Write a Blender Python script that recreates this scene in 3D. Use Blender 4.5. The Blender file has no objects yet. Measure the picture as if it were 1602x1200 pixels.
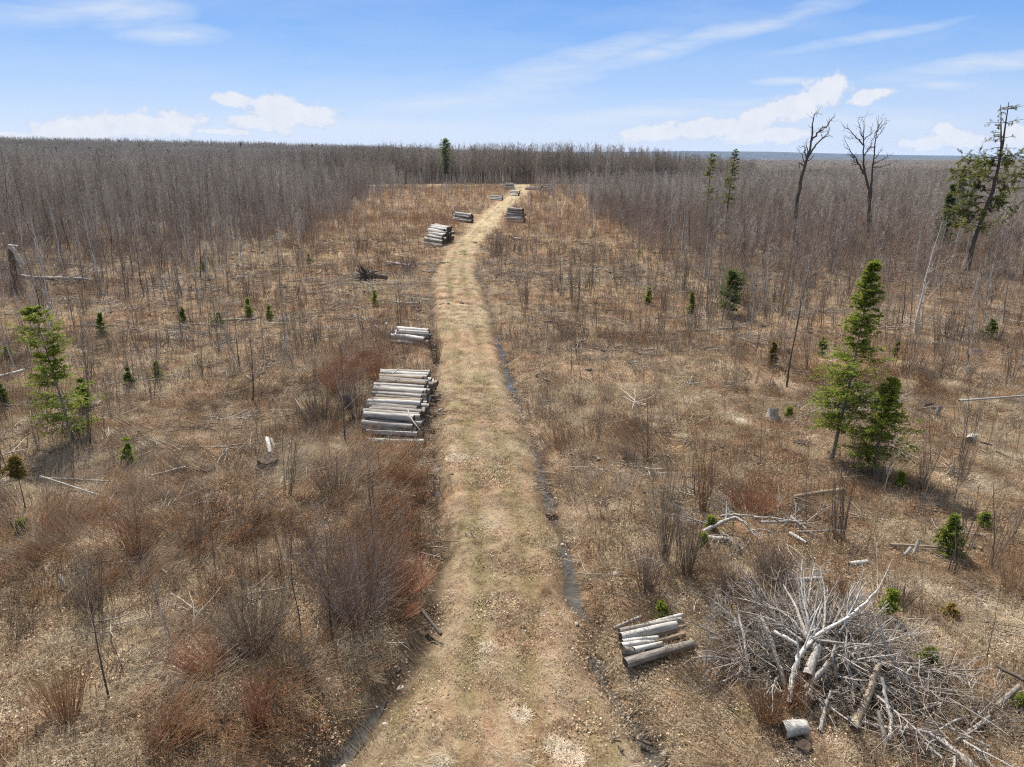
import bpy, math, random
import numpy as np
from mathutils import Vector, Matrix, Euler

sc = bpy.context.scene
R = math.radians
COL = sc.collection
F = 1111.0                                   # focal length in photo pixels
PITCH = R(17.62)
CAM_H = 11.0

# ------------------------------------------------------------------ camera
cd = bpy.data.cameras.new('camera'); cam = bpy.data.objects.new('camera', cd); COL.objects.link(cam)
cam.location = (0, 0, CAM_H); cam.rotation_euler = (R(90) - PITCH, 0, 0)
cd.sensor_width = 36; cd.lens = 36 * F / 1602; cd.clip_start = 0.2; cd.clip_end = 60000
sc.camera = cam
sc.view_settings.view_transform = 'Standard'; sc.view_settings.look = 'None'
sc.view_settings.gamma = 1; EXPO = 1.1
sc.view_settings.exposure = EXPO
sc.cycles.max_bounces = 5; sc.cycles.diffuse_bounces = 2; sc.cycles.glossy_bounces = 2
sc.cycles.transmission_bounces = 3; sc.cycles.transparent_max_bounces = 6; sc.cycles.volume_bounces = 0
sc.cycles.use_denoising = False
sc.cycles.pixel_filter_type = 'BLACKMAN_HARRIS'; sc.cycles.filter_width = 1.15
sc.cycles.caustics_reflective = False; sc.cycles.caustics_refractive = False
sc.cycles.use_adaptive_sampling = False

def ray(px, py):
    X = (px - 801) / F; Y = -(py - 600) / F
    return np.array([X, math.cos(PITCH) + Y * math.sin(PITCH), -math.sin(PITCH) + Y * math.cos(PITCH)])
def G(px, py, z=0.0):
    """ground point (at height z) seen at a place of the photograph"""
    d = ray(px, py); t = (z - CAM_H) / d[2]
    return np.array([d[0] * t, d[1] * t, z])

# ------------------------------------------------------------------ sun
SUN_EL, SUN_AZ = R(54), R(-22)              # azimuth from +Y towards +X
sdir = Vector((math.sin(SUN_AZ) * math.cos(SUN_EL), math.cos(SUN_AZ) * math.cos(SUN_EL), math.sin(SUN_EL)))
ld = bpy.data.lights.new('sun', 'SUN'); sun = bpy.data.objects.new('sun', ld); COL.objects.link(sun)
ld.energy = 4.4; ld.angle = R(0.9); ld.color = (1.0, 0.95, 0.88)
sun.rotation_euler = sdir.to_track_quat('Z', 'Y').to_euler()
sun.location = (0, 0, 60)

# ------------------------------------------------------------------ world: sky with clouds
W = bpy.data.worlds.new("World"); sc.world = W; W.use_nodes = True
nt = W.node_tree; nt.nodes.clear()
def nd(tree, typ, **kw):
    n = tree.nodes.new(typ)
    for k, v in kw.items(): setattr(n, k, v)
    return n
def lk(tree, a, b): tree.links.new(a, b)
def mth(tree, op, a, b=None, c=None, clamp=False):
    n = tree.nodes.new('ShaderNodeMath'); n.operation = op; n.use_clamp = clamp
    for i, s in enumerate((a, b, c)):
        if s is None: continue
        if isinstance(s, (int, float)): n.inputs[i].default_value = s
        else: tree.links.new(s, n.inputs[i])
    return n.outputs[0]
def mixc(tree, fac, a, b, blend='MIX'):
    n = tree.nodes.new('ShaderNodeMix'); n.data_type = 'RGBA'; n.blend_type = blend
    for s, sock in ((fac, n.inputs[0]), (a, n.inputs[6]), (b, n.inputs[7])):
        if isinstance(s, (int, float)): sock.default_value = s
        elif isinstance(s, tuple): sock.default_value = s if len(s) == 4 else (*s, 1)
        else: tree.links.new(s, sock)
    return n.outputs[2]
def ramp(tree, fac, stops, interp='LINEAR'):
    n = tree.nodes.new('ShaderNodeValToRGB'); cr = n.color_ramp; cr.interpolation = interp
    while len(cr.elements) < len(stops): cr.elements.new(0.5)
    for e, (p, c) in zip(cr.elements, stops):
        e.position = p; e.color = (*c, 1) if len(c) == 3 else c
    tree.links.new(fac, n.inputs[0]); return n.outputs[0]

SKY_STR = 0.1
sky = nd(nt, 'ShaderNodeTexSky', sky_type='NISHITA', sun_disc=False)
sky.sun_elevation = SUN_EL; sky.sun_rotation = SUN_AZ; sky.air_density = 1.0; sky.dust_density = 0.6; sky.ozone_density = 1.6
tcw = nd(nt, 'ShaderNodeTexCoord')
sep = nd(nt, 'ShaderNodeSeparateXYZ'); lk(nt, tcw.outputs['Generated'], sep.inputs[0])
ymax = mth(nt, 'MAXIMUM', sep.outputs[1], 0.02)
uu = mth(nt, 'DIVIDE', sep.outputs[0], ymax); vv = mth(nt, 'DIVIDE', sep.outputs[2], ymax)
# blue of the low sky: paler near the horizon, deeper higher up
srgb = lambda r, g, b: tuple(((c / 255) / 12.92 if c <= 10 else ((c / 255 + 0.055) / 1.055) ** 2.4) for c in (r, g, b))
EX = 2 ** EXPO
sc10 = lambda c: tuple(x / SKY_STR / EX for x in c)
el = sep.outputs[2]
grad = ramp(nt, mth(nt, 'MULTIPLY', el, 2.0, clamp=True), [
    (0.0, srgb(202, 217, 246)), (0.06, srgb(190, 211, 246)), (0.16, srgb(158, 192, 242)), (0.27, srgb(116, 169, 237)), (0.40, srgb(88, 148, 228)), (0.62, srgb(150, 190, 236)), (1.0, srgb(225, 234, 246))])  # upper stops: unseen high sky brightened and whitened to add ambient light
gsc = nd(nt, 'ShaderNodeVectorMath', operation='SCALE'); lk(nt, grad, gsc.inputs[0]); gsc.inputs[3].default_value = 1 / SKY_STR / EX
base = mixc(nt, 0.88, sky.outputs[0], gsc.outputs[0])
comb = nd(nt, 'ShaderNodeCombineXYZ'); lk(nt, uu, comb.inputs[0]); lk(nt, vv, comb.inputs[1])
def wnoise(vec, scale, detail, rough=0.55, mapping=None, dist=0.0):
    n = nd(nt, 'ShaderNodeTexNoise'); n.inputs['Scale'].default_value = scale
    n.inputs['Detail'].default_value = detail; n.inputs['Roughness'].default_value = rough; n.inputs['Distortion'].default_value = dist
    if mapping:
        m = nd(nt, 'ShaderNodeMapping'); m.inputs['Scale'].default_value = mapping[0]; m.inputs['Rotation'].default_value = (0, 0, mapping[1])
        lk(nt, vec, m.inputs[0]); vec = m.outputs[0]
    lk(nt, vec, n.inputs['Vector']); return n
wn = wnoise(comb.outputs[0], 9, 3)
dv = nd(nt, 'ShaderNodeVectorMath', operation='MULTIPLY_ADD')
lk(nt, wn.outputs['Color'], dv.inputs[0]); dv.inputs[1].default_value = (0.035, 0.018, 0); 
lk(nt, comb.outputs[0], dv.inputs[2])
pd = dv.outputs[0]
def uv_of(px, py):
    d = ray(px, py); return d[0] / d[1], d[2] / d[1]
def blob_max(blobs, vec, off):
    out = None
    for (x, y, rx, ry, rot) in blobs:
        u, v = uv_of(x, y); s = 1.0 / (F * 1.0)
        m = nd(nt, 'ShaderNodeMapping', vector_type='TEXTURE')
        m.inputs['Location'].default_value = (u + off[0], v + off[1], 0)
        m.inputs['Rotation'].default_value = (0, 0, R(rot)); m.inputs['Scale'].default_value = (rx * s, ry * s, 1)
        lk(nt, vec, m.inputs[0])
        l = nd(nt, 'ShaderNodeVectorMath', operation='LENGTH'); lk(nt, m.outputs[0], l.inputs[0])
        w = mth(nt, 'SUBTRACT', 1.0, l.outputs['Value'])
        out = w if out is None else mth(nt, 'MAXIMUM', out, w)
    return out
cumulus = [(115, 201, 80, 26, 4), (180, 196, 80, 24, 3), (250, 195, 75, 25, 3), (20, 211, 40, 8, 0),
    (370, 155, 50, 12, -3), (430, 172, 60, 30, -12), (400, 188, 50, 16, 0), (480, 178, 70, 20, -6), (350, 207, 60, 6, 0),
    (1030, 210, 90, 16, 3), (1110, 195, 90, 18, 8), (1190, 183, 80, 20, 14), (1250, 165, 70, 26, 20), (1290, 145, 46, 28, 15), (1360, 155, 40, 12, 10),
    (1200, 211, 80, 16, 4), (1450, 226, 60, 11, 0), (1478, 203, 24, 12, 0), (1590, 212, 40, 22, 0), (1500, 218, 90, 16, 0)]
off = (0.0175, 0.009)
mc = blob_max(cumulus, pd, off)
cn = wnoise(comb.outputs[0], 34, 7, 0.62, ((1, 1.5, 1), 0))
cd_ = mth(nt, 'ADD', mc, mth(nt, 'MULTIPLY', mth(nt, 'SUBTRACT', cn.outputs[0], 0.5), 1.9))
mr = nd(nt, 'ShaderNodeMapRange', interpolation_type='SMOOTHSTEP'); lk(nt, cd_, mr.inputs[0])
mr.inputs[1].default_value = 0.0; mr.inputs[2].default_value = 0.46
cum = mr.outputs[0]
# wisps
cirrus = [(900, 95, 190, 22, 14), (1060, 72, 190, 16, 14), (1200, 35, 180, 16, 14), (840, 130, 120, 18, 8), (730, 158, 170, 16, 3), (660, 160, 60, 12, 0),
    (1500, 105, 160, 16, 9), (1590, 92, 90, 16, 8), (1480, 133, 70, 9, 0), (1240, 128, 70, 7, 0), (120, 15, 190, 22, 3), (220, 22, 90, 26, 6),
    (270, 52, 100, 18, 0), (560, 200, 260, 16, 0), (1000, 180, 240, 14, 3), (1350, 60, 170, 9, 10), (1130, 160, 130, 8, 0), (1370, 190, 160, 22, 0)]
wc = blob_max(cirrus, pd, off)
wc = mth(nt, 'MAXIMUM', wc, 0.0)
sn = wnoise(pd, 7, 6, 0.62, ((1.0, 7, 1), R(-11)), 0.4)
sn2 = wnoise(pd, 3.2, 5, 0.6, ((1.0, 6, 1), R(-8)), 0.3)
wis = mth(nt, 'MULTIPLY', mth(nt, 'POWER', wc, 0.7), mth(nt, 'ADD', mth(nt, 'MULTIPLY', sn.outputs[0], 2.6), -0.5), clamp=True)
veil = mth(nt, 'MULTIPLY', mth(nt, 'SUBTRACT', sn2.outputs[0], 0.42, clamp=True), 0.9, clamp=True)
wis = mth(nt, 'MAXIMUM', wis, veil)
fwd = mth(nt, 'GREATER_THAN', sep.outputs[1], 0.03)
wis = mth(nt, 'MULTIPLY', mth(nt, 'MULTIPLY', wis, fwd), 0.72); cum = mth(nt, 'MULTIPLY', cum, fwd)
lowfade = mth(nt, 'MULTIPLY', mth(nt, 'ADD', vv, 0.012), 60, clamp=True)
cum = mth(nt, 'MULTIPLY', cum, lowfade)
c1 = mixc(nt, wis, base, sc10(srgb(222, 232, 247)))
cn2 = wnoise(comb.outputs[0], 40, 4, 0.6)
cloudcol = mixc(nt, mth(nt, 'MULTIPLY', cn2.outputs[0], mth(nt, 'SUBTRACT', 1.75, mth(nt, 'MULTIPLY', cum, 1.2))), sc10(srgb(249, 249, 250)), sc10(srgb(188, 204, 234)))
c2 = mixc(nt, mth(nt, 'MULTIPLY', cum, 0.93), c1, cloudcol)
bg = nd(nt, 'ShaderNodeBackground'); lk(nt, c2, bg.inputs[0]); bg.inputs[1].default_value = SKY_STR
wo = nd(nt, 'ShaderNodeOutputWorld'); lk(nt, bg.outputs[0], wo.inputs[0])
W.cycles.sampling_method = 'MANUAL'; W.cycles.sample_map_resolution = 512

# ------------------------------------------------------------------ numeric helpers
def _hash(ix, iy, seed):
    h = (ix.astype(np.int64) * 374761393 + iy.astype(np.int64) * 668265263 + seed * 974634777) & 0x7fffffff
    h = ((h ^ (h >> 13)) * 1274126177) & 0x7fffffff
    h = h ^ (h >> 16)
    return (h & 0xffff) / 65535.0
def vnoise(x, y, scale, seed=0):
    x = np.asarray(x, float) / scale; y = np.asarray(y, float) / scale
    ix = np.floor(x); iy = np.floor(y); fx = x - ix; fy = y - iy
    fx = fx * fx * (3 - 2 * fx); fy = fy * fy * (3 - 2 * fy)
    a = _hash(ix, iy, seed); b = _hash(ix + 1, iy, seed); c = _hash(ix, iy + 1, seed); d = _hash(ix + 1, iy + 1, seed)
    return (a * (1 - fx) + b * fx) * (1 - fy) + (c * (1 - fx) + d * fx) * fy
def fbm(x, y, scale, seed=0, oct=3):
    s = 0; a = 1; t = 0
    for o in range(oct):
        s = s + a * vnoise(x, y, scale / 2 ** o, seed + o * 17); t += a; a *= 0.5
    return s / t
def sstep(a, b, x):
    t = np.clip((x - a) / (b - a), 0, 1); return t * t * (3 - 2 * t)

def line_of(pts):
    g = np.array([G(x, y) for x, y in pts]); o = np.argsort(g[:, 1]); return g[o, 1], g[o, 0]
PL = line_of([(545, 1200), (628, 1070), (690, 950), (700, 850), (692, 740), (690, 650), (686, 560), (684, 470), (684, 420), (702, 388), (735, 357), (763, 330), (789, 311), (806, 301)])
PR = line_of([(1030, 1200), (925, 1060), (896, 950), (868, 850), (840, 740), (805, 650), (783, 560), (762, 480), (742, 430), (742, 395), (768, 362), (792, 330), (809, 314), (828, 301)])
DR = line_of([(1050, 1210), (1000, 1120), (960, 1065), (930, 1010), (914, 960), (903, 920), (893, 870), (874, 810), (857, 760), (841, 700), (824, 660), (807, 610), (791, 570), (778, 530), (768, 485), (758, 450), (746, 425)])
DL = line_of([(480, 1210), (545, 1140), (603, 1068), (640, 1010), (676, 940), (688, 870), (685, 800), (681, 740), (677, 690), (680, 640), (678, 590), (677, 540), (674, 480), (672, 430)])
def road_x(y):
    l = np.interp(y, *PL); r = np.interp(y, *PR); return (l + r) / 2, (r - l) / 2
def bound(u):
    return np.interp(u, [-0.9, -.72, -.6, -.41, -.29, -.22, -.15, -.10, .07, .085, .12, .19, .29, .48, .78, .95],
                        [55, 57, 62, 75, 88, 150, 300, 322, 322, 250, 140, 86, 67, 55, 49, 45])
def undul(x, y):
    r = np.hypot(x, y)
    z = (fbm(x, y, 14, 3, 2) - .5) * 0.5 * (1 - sstep(60, 140, r)) 
    rd = np.exp(-((x - road_x(y)[0]) / 6.0) ** 2)
    return z * (1 - .7 * rd)
def hill(x, y):
    r = np.hypot(x, y); u = x / np.maximum(y, 1)
    h = np.interp(u, [-1.5, -.8, -.5, -.3, 0, .1, .3], [32, 32, 28, 24, 12, 6, 0])
    h = h * np.where(y > 0, 1, 0) * sstep(420, 1500, r) * (1 + .22 * (fbm(x, y, 700, 9, 2) - .5))
    return h
def ground_z(x, y):
    x = np.asarray(x, float); y = np.asarray(y, float)
    z = undul(x, y) + hill(x, y)
    near = 1 - sstep(70, 95, y)
    c, hw = road_x(y); t = np.abs(x - c) / np.maximum(hw, .5)
    off_road = sstep(.8, 1.15, t)
    z = z + near * ((fbm(x, y, 1.3, 21, 3) - .5) * (0.08 + .2 * off_road))
    wob = (fbm(x * 0 + 3, y, 1.4, 31, 2) - .5) * .35
    dr = np.abs(x - np.interp(y, *DR) - wob); dl = np.abs(x - np.interp(y, *DL) - wob)
    z = z - near * 0.36 * np.exp(-(dr / .48) ** 2) - near * (.32 + .2 * (1 - sstep(13, 17, y))) * np.exp(-(dl / (.46 + .25 * (1 - sstep(13, 17, y)))) ** 2)
    nb = np.exp(-(np.minimum(dr, dl) / .8) ** 2); z = z + near * nb * ((fbm(x, y, .5, 141, 2) - .5) * .12 + (fbm(x, y, 1.7, 142, 2) - .5) * .08)
    rut = np.exp(-((np.abs(x - c) - .68) / .2) ** 2) * (y < 260)
    z = z - near * .05 * rut
    return z

rng = np.random.default_rng(11)
random.seed(4)

class MB:
    """collects tubes, blades and cards as arrays; builds ONE mesh"""
    def __init__(s): s.v = []; s.q = []; s.t = []; s.a = []; s.qm = []; s.tm = []; s.n = 0
    def add(s, V, Q, A, T=None, m=0):
        V = np.asarray(V, float).reshape(-1, 3); s.v.append(V); s.a.append(np.broadcast_to(np.asarray(A, float), (len(V),)))
        if Q is not None and len(Q): s.q.append(np.asarray(Q, np.int64) + s.n); s.qm.append(np.full(len(Q), m))
        if T is not None and len(T): s.t.append(np.asarray(T, np.int64) + s.n); s.tm.append(np.full(len(T), m))
        s.n += len(V)
    def tubes(s, P, Rr, n=3, A=.5, m=0, cap=False):
        P = np.asarray(P, float); N, K = P.shape[:2]
        if N == 0: return
        Rr = np.broadcast_to(np.asarray(Rr, float), (N, K))
        T = np.gradient(P, axis=1); T /= np.linalg.norm(T, axis=2, keepdims=True) + 1e-9
        ref = np.where(np.abs(T[:, :1, 2:3]) > .8, np.array([[[1., 0, 0]]]), np.array([[[0, 0, 1.]]])); ref = np.broadcast_to(ref, T.shape)
        X = np.cross(T, ref); X /= np.linalg.norm(X, axis=2, keepdims=True) + 1e-9; Y = np.cross(T, X)
        ang = np.arange(n) * 2 * np.pi / n
        V = P[:, :, None, :] + Rr[:, :, None, None] * (X[:, :, None, :] * np.cos(ang)[None, None, :, None] + Y[:, :, None, :] * np.sin(ang)[None, None, :, None])
        i = np.arange(N)[:, None, None] * (K * n); k = np.arange(K - 1)[None, :, None] * n; j = np.arange(n)[None, None, :]; j2 = (j + 1) % n
        Q = np.stack([i + k + j2, i + k + j, i + k + n + j, i + k + n + j2], -1).reshape(-1, 4)
        A = np.broadcast_to(np.asarray(A, float).reshape(-1, 1), (N, K * n)) if np.ndim(A) else A
        s.add(V, Q, A.reshape(-1) if np.ndim(A) else A, m=m)
        if cap:
            for e, flip in ((0, 1), (K - 1, 0)):
                for w in range(N):
                    c = P[w, e]; ring = V[w, e]; VV = np.vstack([ring, c[None]])
                    tr = [[a, (a + 1) % n, n] if not flip else [(a + 1) % n, a, n] for a in range(n)]
                    s.add(VV, None, A if not np.ndim(A) else .5, tr, m=cap if cap is not True else m)
    def blades(s, P, W, side, A=.5, m=0):
        """flat strips: P (N,K,3), W (N,K), side (N,3)"""
        N, K = P.shape[:2]; sd = side[:, None, :] * W[:, :, None] * .5
        V = np.stack([P - sd, P + sd], 2)
        i = np.arange(N)[:, None] * (K * 2); k = np.arange(K - 1)[None, :] * 2
        Q = np.stack([i + k, i + k + 1, i + k + 3, i + k + 2], -1).reshape(-1, 4)
        A = np.repeat(np.broadcast_to(A, (N,)), K * 2); s.add(V, Q, A, m=m)
    def cards(s, C, D, S, L, Wd, A=.5, m=0):
        D = D * L[:, None] * .5; S = S * Wd[:, None] * .5
        V = np.stack([C - D, C + S * .9 - D * .1, C + D, C - S * .9 - D * .1], 1)
        Q = np.arange(len(C) * 4).reshape(-1, 4); s.add(V, Q, np.repeat(np.broadcast_to(A, (len(C),)), 4), m=m)
    def arrays(s):
        V = np.concatenate(s.v) if s.v else np.zeros((0, 3)); A = np.concatenate(s.a) if s.a else np.zeros(0)
        Q = np.concatenate(s.q) if s.q else np.zeros((0, 4), int); T = np.concatenate(s.t) if s.t else np.zeros((0, 3), int)
        qm = np.concatenate(s.qm) if s.qm else np.zeros(0, int); tm = np.concatenate(s.tm) if s.tm else np.zeros(0, int)
        return V, A, Q, T, qm, tm

def fill(me, V, Q, T, qm, tm):
    me.vertices.add(len(V)); me.vertices.foreach_set('co', V.astype(np.float32).ravel())
    nl = len(Q) * 4 + len(T) * 3
    me.loops.add(nl); me.loops.foreach_set('vertex_index', np.concatenate([Q.ravel(), T.ravel()]).astype(np.int32))
    me.polygons.add(len(Q) + len(T))
    me.polygons.foreach_set('loop_start', np.concatenate([np.arange(len(Q)) * 4, len(Q) * 4 + np.arange(len(T)) * 3]).astype(np.int32))
    me.polygons.foreach_set('material_index', np.concatenate([qm, tm]).astype(np.int32))
def attr(me, name, typ, dom, data):
    a = me.attributes.new(name, typ, dom)
    a.data.foreach_set('vector' if typ == 'FLOAT_VECTOR' else 'value', data)
def mesh_of(mb, name, mats, smooth=False):
    V, A, Q, T, qm, tm = mb.arrays(); me = bpy.data.meshes.new(name)
    fill(me, V, Q, T, qm, tm); attr(me, 'v', 'FLOAT', 'POINT', A.astype(np.float32))
    if smooth: me.polygons.foreach_set('use_smooth', np.ones(len(Q) + len(T), bool))
    me.update(calc_edges=True)
    for m in mats: me.materials.append(m)
    return me
def obj(name, me, parent=None):
    o = bpy.data.objects.new(name, me); COL.objects.link(o)
    if parent is not None: o.parent = parent
    return o
def tag(o, label=None, cat=None, group=None, kind=None):
    if label: o['label'] = label
    if cat: o['category'] = cat
    if group: o['group'] = group
    if kind: o['kind'] = kind
    return o
def put(o, p, rz=0, s=1, rx=0, ry=0, tint=None):
    o.location = tuple(float(c) for c in p); o.rotation_euler = (rx, ry, rz); o.scale = (s, s, s) if np.ndim(s) == 0 else s
    if tint is not None: o['tint'] = float(tint)
    return o

# ------------------------------------------------------------------ materials
def newmat(name):
    m = bpy.data.materials.new(name); m.use_nodes = True; t = m.node_tree; t.nodes.clear()
    return m, t
def finish(t, col, rough=.85, spec=.15, bump=None, trans=0.0, bstr=.3, bdist=.02):
    p = nd(t, 'ShaderNodeBsdfPrincipled'); 
    if isinstance(col, tuple): p.inputs['Base Color'].default_value = (*col, 1)
    else: lk(t, col, p.inputs['Base Color'])
    p.inputs['Roughness'].default_value = rough; p.inputs['Specular IOR Level'].default_value = spec
    if bump is not None:
        b = nd(t, 'ShaderNodeBump'); b.inputs['Strength'].default_value = bstr; b.inputs['Distance'].default_value = bdist
        lk(t, bump, b.inputs['Height']); lk(t, b.outputs[0], p.inputs['Normal'])
    out = nd(t, 'ShaderNodeOutputMaterial'); sh = p.outputs[0]
    if trans > 0:
        tr = nd(t, 'ShaderNodeBsdfTranslucent')
        if isinstance(col, tuple): tr.inputs[0].default_value = (*col, 1)
        else: lk(t, col, tr.inputs[0])
        mx = nd(t, 'ShaderNodeMixShader'); mx.inputs[0].default_value = trans
        lk(t, sh, mx.inputs[1]); lk(t, tr.outputs[0], mx.inputs[2]); sh = mx.outputs[0]
    lk(t, sh, out.inputs[0]); return p
def noise(t, scale, detail=4, rough=.6, vec=None, mscale=None, coord='Object', dist=0):
    n = nd(t, 'ShaderNodeTexNoise'); n.inputs['Scale'].default_value = scale; n.inputs['Detail'].default_value = detail
    n.inputs['Roughness'].default_value = rough; n.inputs['Distortion'].default_value = dist
    if vec is None:
        if coord == 'World':
            g = nd(t, 'ShaderNodeNewGeometry'); vec = g.outputs['Position']
        else:
            g = nd(t, 'ShaderNodeTexCoord'); vec = g.outputs[coord]
    if mscale:
        m = nd(t, 'ShaderNodeMapping'); m.inputs['Scale'].default_value = mscale; lk(t, vec, m.inputs[0]); vec = m.outputs[0]
    lk(t, vec, n.inputs['Vector']); return n.outputs[0]
def plant(name, stops, trans=0.0, wv=.5, rough=.85, spec=.12, shift=None, amount=.8):
    """colour from the per-piece value 'v' and the per-copy value 'tint'"""
    m, t = newmat(name)
    a = nd(t, 'ShaderNodeAttribute', attribute_name='v'); b = nd(t, 'ShaderNodeAttribute', attribute_name='tint', attribute_type='INSTANCER')
    f = mth(t, 'ADD', mth(t, 'MULTIPLY', a.outputs['Fac'], wv), mth(t, 'MULTIPLY', b.outputs['Fac'], 1 - wv))
    c = ramp(t, f, stops)
    if shift:                                   # patches of another hue, a metre to ten metres wide
        n1 = noise(t, .55, 3, .6, coord='World', mscale=(1, 1, .01)); n2 = noise(t, .11, 3, .6, coord='World', mscale=(1, 1, .01))
        k = nd(t, 'ShaderNodeMapRange'); lk(t, mth(t, 'ADD', mth(t, 'MULTIPLY', n1, .6), mth(t, 'MULTIPLY', n2, .4)), k.inputs[0])
        k.inputs[1].default_value = .47; k.inputs[2].default_value = .60
        c = mixc(t, mth(t, 'MULTIPLY', k.outputs[0], amount), c, mixc(t, 1.0, c, shift, 'MULTIPLY'))
        n3 = noise(t, .42, 3, .6, coord='World', mscale=(1, 1.3, .01)); k3 = nd(t, 'ShaderNodeMapRange'); lk(t, n3, k3.inputs[0]); k3.inputs[1].default_value = .52; k3.inputs[2].default_value = .66
        c = mixc(t, mth(t, 'MULTIPLY', k3.outputs[0], .9), c, mixc(t, 1.0, c, (1.38, 1.44, 1.54), 'MULTIPLY'))
        n4 = noise(t, .9, 3, .6, coord='World', mscale=(1.2, 1, .01)); k4 = nd(t, 'ShaderNodeMapRange'); lk(t, n4, k4.inputs[0]); k4.inputs[1].default_value = .56; k4.inputs[2].default_value = .68
        c = mixc(t, mth(t, 'MULTIPLY', k4.outputs[0], .6), c, mixc(t, 1.0, c, (.45, .42, .40), 'MULTIPLY'))
    finish(t, c, rough, spec, trans=trans); return m

GRASS = [(0.0, (.095, .064, .04)), (.25, (.195, .135, .08)), (.45, (.32, .235, .145)), (.62, (.43, .345, .23)), (.8, (.55, .475, .35)), (1, (.64, .58, .45))]
M_grass = plant('dry_grass', GRASS, .25, .55, shift=(.84, .68, .62))
M_leaf = plant('dead_leaves', [(0, (.09, .058, .036)), (.3, (.185, .12, .074)), (.55, (.295, .21, .138)), (.8, (.42, .33, .235)), (.95, (.52, .44, .33)), (1, (.66, .61, .53))], .1, .7, shift=(.9, .72, .64))
M_red = plant('red_stems', [(0, (.11, .055, .03)), (.3, (.25, .125, .065)), (.55, (.37, .205, .11)), (.8, (.46, .30, .18)), (1, (.55, .42, .30))], .25, .6)
M_redb = plant('bright_red_stems', [(0, (.14, .06, .036)), (.4, (.33, .155, .085)), (.7, (.46, .245, .15)), (1, (.56, .37, .26))], .2, .6)
M_moss = plant('moss', [(0, (.05, .055, .015)), (.5, (.11, .12, .03)), (1, (.2, .2, .06))], .1, .5)
M_stem = plant('grey_brown_stems', [(0, (.07, .05, .036)), (.35, (.15, .112, .078)), (.65, (.27, .21, .155)), (1, (.46, .40, .33))], 0, .6)
M_purple = plant('purple_brown_twigs', [(0, (.085, .058, .044)), (.5, (.22, .16, .125)), (1, (.42, .345, .29))], 0, .65, shift=(1.1, .85, .72), amount=.5)
M_wood = plant('weathered_sticks', [(0, (.07, .05, .036)), (.4, (.2, .16, .125)), (.7, (.36, .32, .27)), (1, (.56, .52, .46))], 0, .5)
M_needle = plant('spruce_needles', [(0, (.025, .045, .012)), (.35, (.065, .105, .02)), (.65, (.17, .205, .032)), (1, (.31, .34, .06))], .5, .6)
M_needle_y = plant('yellow_green_needles', [(0, (.04, .06, .013)), (.35, (.12, .155, .022)), (.7, (.25, .29, .04)), (1, (.38, .40, .08))], .5, .6)
M_hem = plant('hemlock_needles', [(0, (.03, .036, .012)), (.4, (.095, .105, .026)), (.75, (.19, .195, .045)), (1, (.28, .27, .07))], .45, .6)
M_needle_d = plant('dark_needles', [(0, (.018, .032, .010)), (.5, (.07, .105, .027)), (1, (.15, .19, .05))], .45, .6)
M_needle_o = plant('rusty_needles', [(0, (.05, .05, .01)), (.5, (.15, .13, .03)), (.8, (.26, .15, .04)), (1, (.3, .24, .06))], .25, .7)
M_trunk = plant('pale_trunks', [(0, (.16, .13, .105)), (.4, (.30, .26, .22)), (.75, (.46, .42, .37)), (1, (.62, .59, .54))], 0, .3)
M_forest = plant('far_twigs', [(0, (.16, .125, .095)), (.35, (.29, .238, .19)), (.7, (.43, .375, .315)), (1, (.60, .56, .51))], 0, .5)

def barkmat(name, c0, c1, c2, mscale=(9, 9, 2), scale=3, rough=.85):
    m, t = newmat(name); n = noise(t, scale, 6, .65, mscale=mscale)
    finish(t, ramp(t, n, [(.3, c0), (.5, c1), (.68, c2)]), rough, .15, bump=n, bstr=.5); return m
M_bark = barkmat('dark_bark', (.035, .028, .022), (.075, .06, .048), (.14, .12, .10))
M_barkgrey = barkmat('grey_bark', (.09, .075, .062), (.19, .165, .14), (.32, .29, .26))
M_birch = barkmat('pale_bark', (.16, .13, .11), (.46, .43, .39), (.62, .60, .56), (4, 4, 8))
M_snag = barkmat('snag_wood', (.12, .10, .085), (.28, .25, .22), (.48, .45, .41))
def logmat(name, lo, mid, hi, hi2):
    m, t = newmat(name); tc = nd(t, 'ShaderNodeTexCoord'); oi = nd(t, 'ShaderNodeObjectInfo')
    va = nd(t, 'ShaderNodeVectorMath', operation='ADD'); lk(t, tc.outputs['Object'], va.inputs[0])
    cb = nd(t, 'ShaderNodeCombineXYZ'); lk(t, mth(t, 'MULTIPLY', oi.outputs['Random'], 37), cb.inputs[0]); lk(t, cb.outputs[0], va.inputs[1])
    n1 = noise(t, 2.5, 7, .7, vec=va.outputs[0], mscale=(1.3, 4.5, 4.5)); n2 = noise(t, 2.2, 4, .6, vec=va.outputs[0], mscale=(2.2, .8, .8))
    f = mth(t, 'ADD', mth(t, 'MULTIPLY', n1, .6), mth(t, 'MULTIPLY', n2, .5))
    f = mth(t, 'ADD', f, mth(t, 'MULTIPLY', mth(t, 'SUBTRACT', oi.outputs['Random'], .5), .30))
    finish(t, ramp(t, f, [(.28, lo), (.43, mid), (.58, hi), (.78, hi2)]), .8, .2, bump=n1, bstr=.7, bdist=.015); return m
M_log = logmat('weathered_log', (.06, .048, .038), (.17, .148, .125), (.31, .29, .262), (.50, .48, .45))
M_logbrown = logmat('brown_log', (.05, .036, .026), (.13, .095, .066), (.22, .17, .12), (.34, .28, .21))
def endmat():
    m, t = newmat('cut_log_end'); n = noise(t, 9, 4, .6)
    finish(t, ramp(t, n, [(.3, (.03, .022, .017)), (.6, (.085, .062, .045)), (.8, (.18, .14, .1))]), .9, .1); return m
M_end = endmat()
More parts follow.
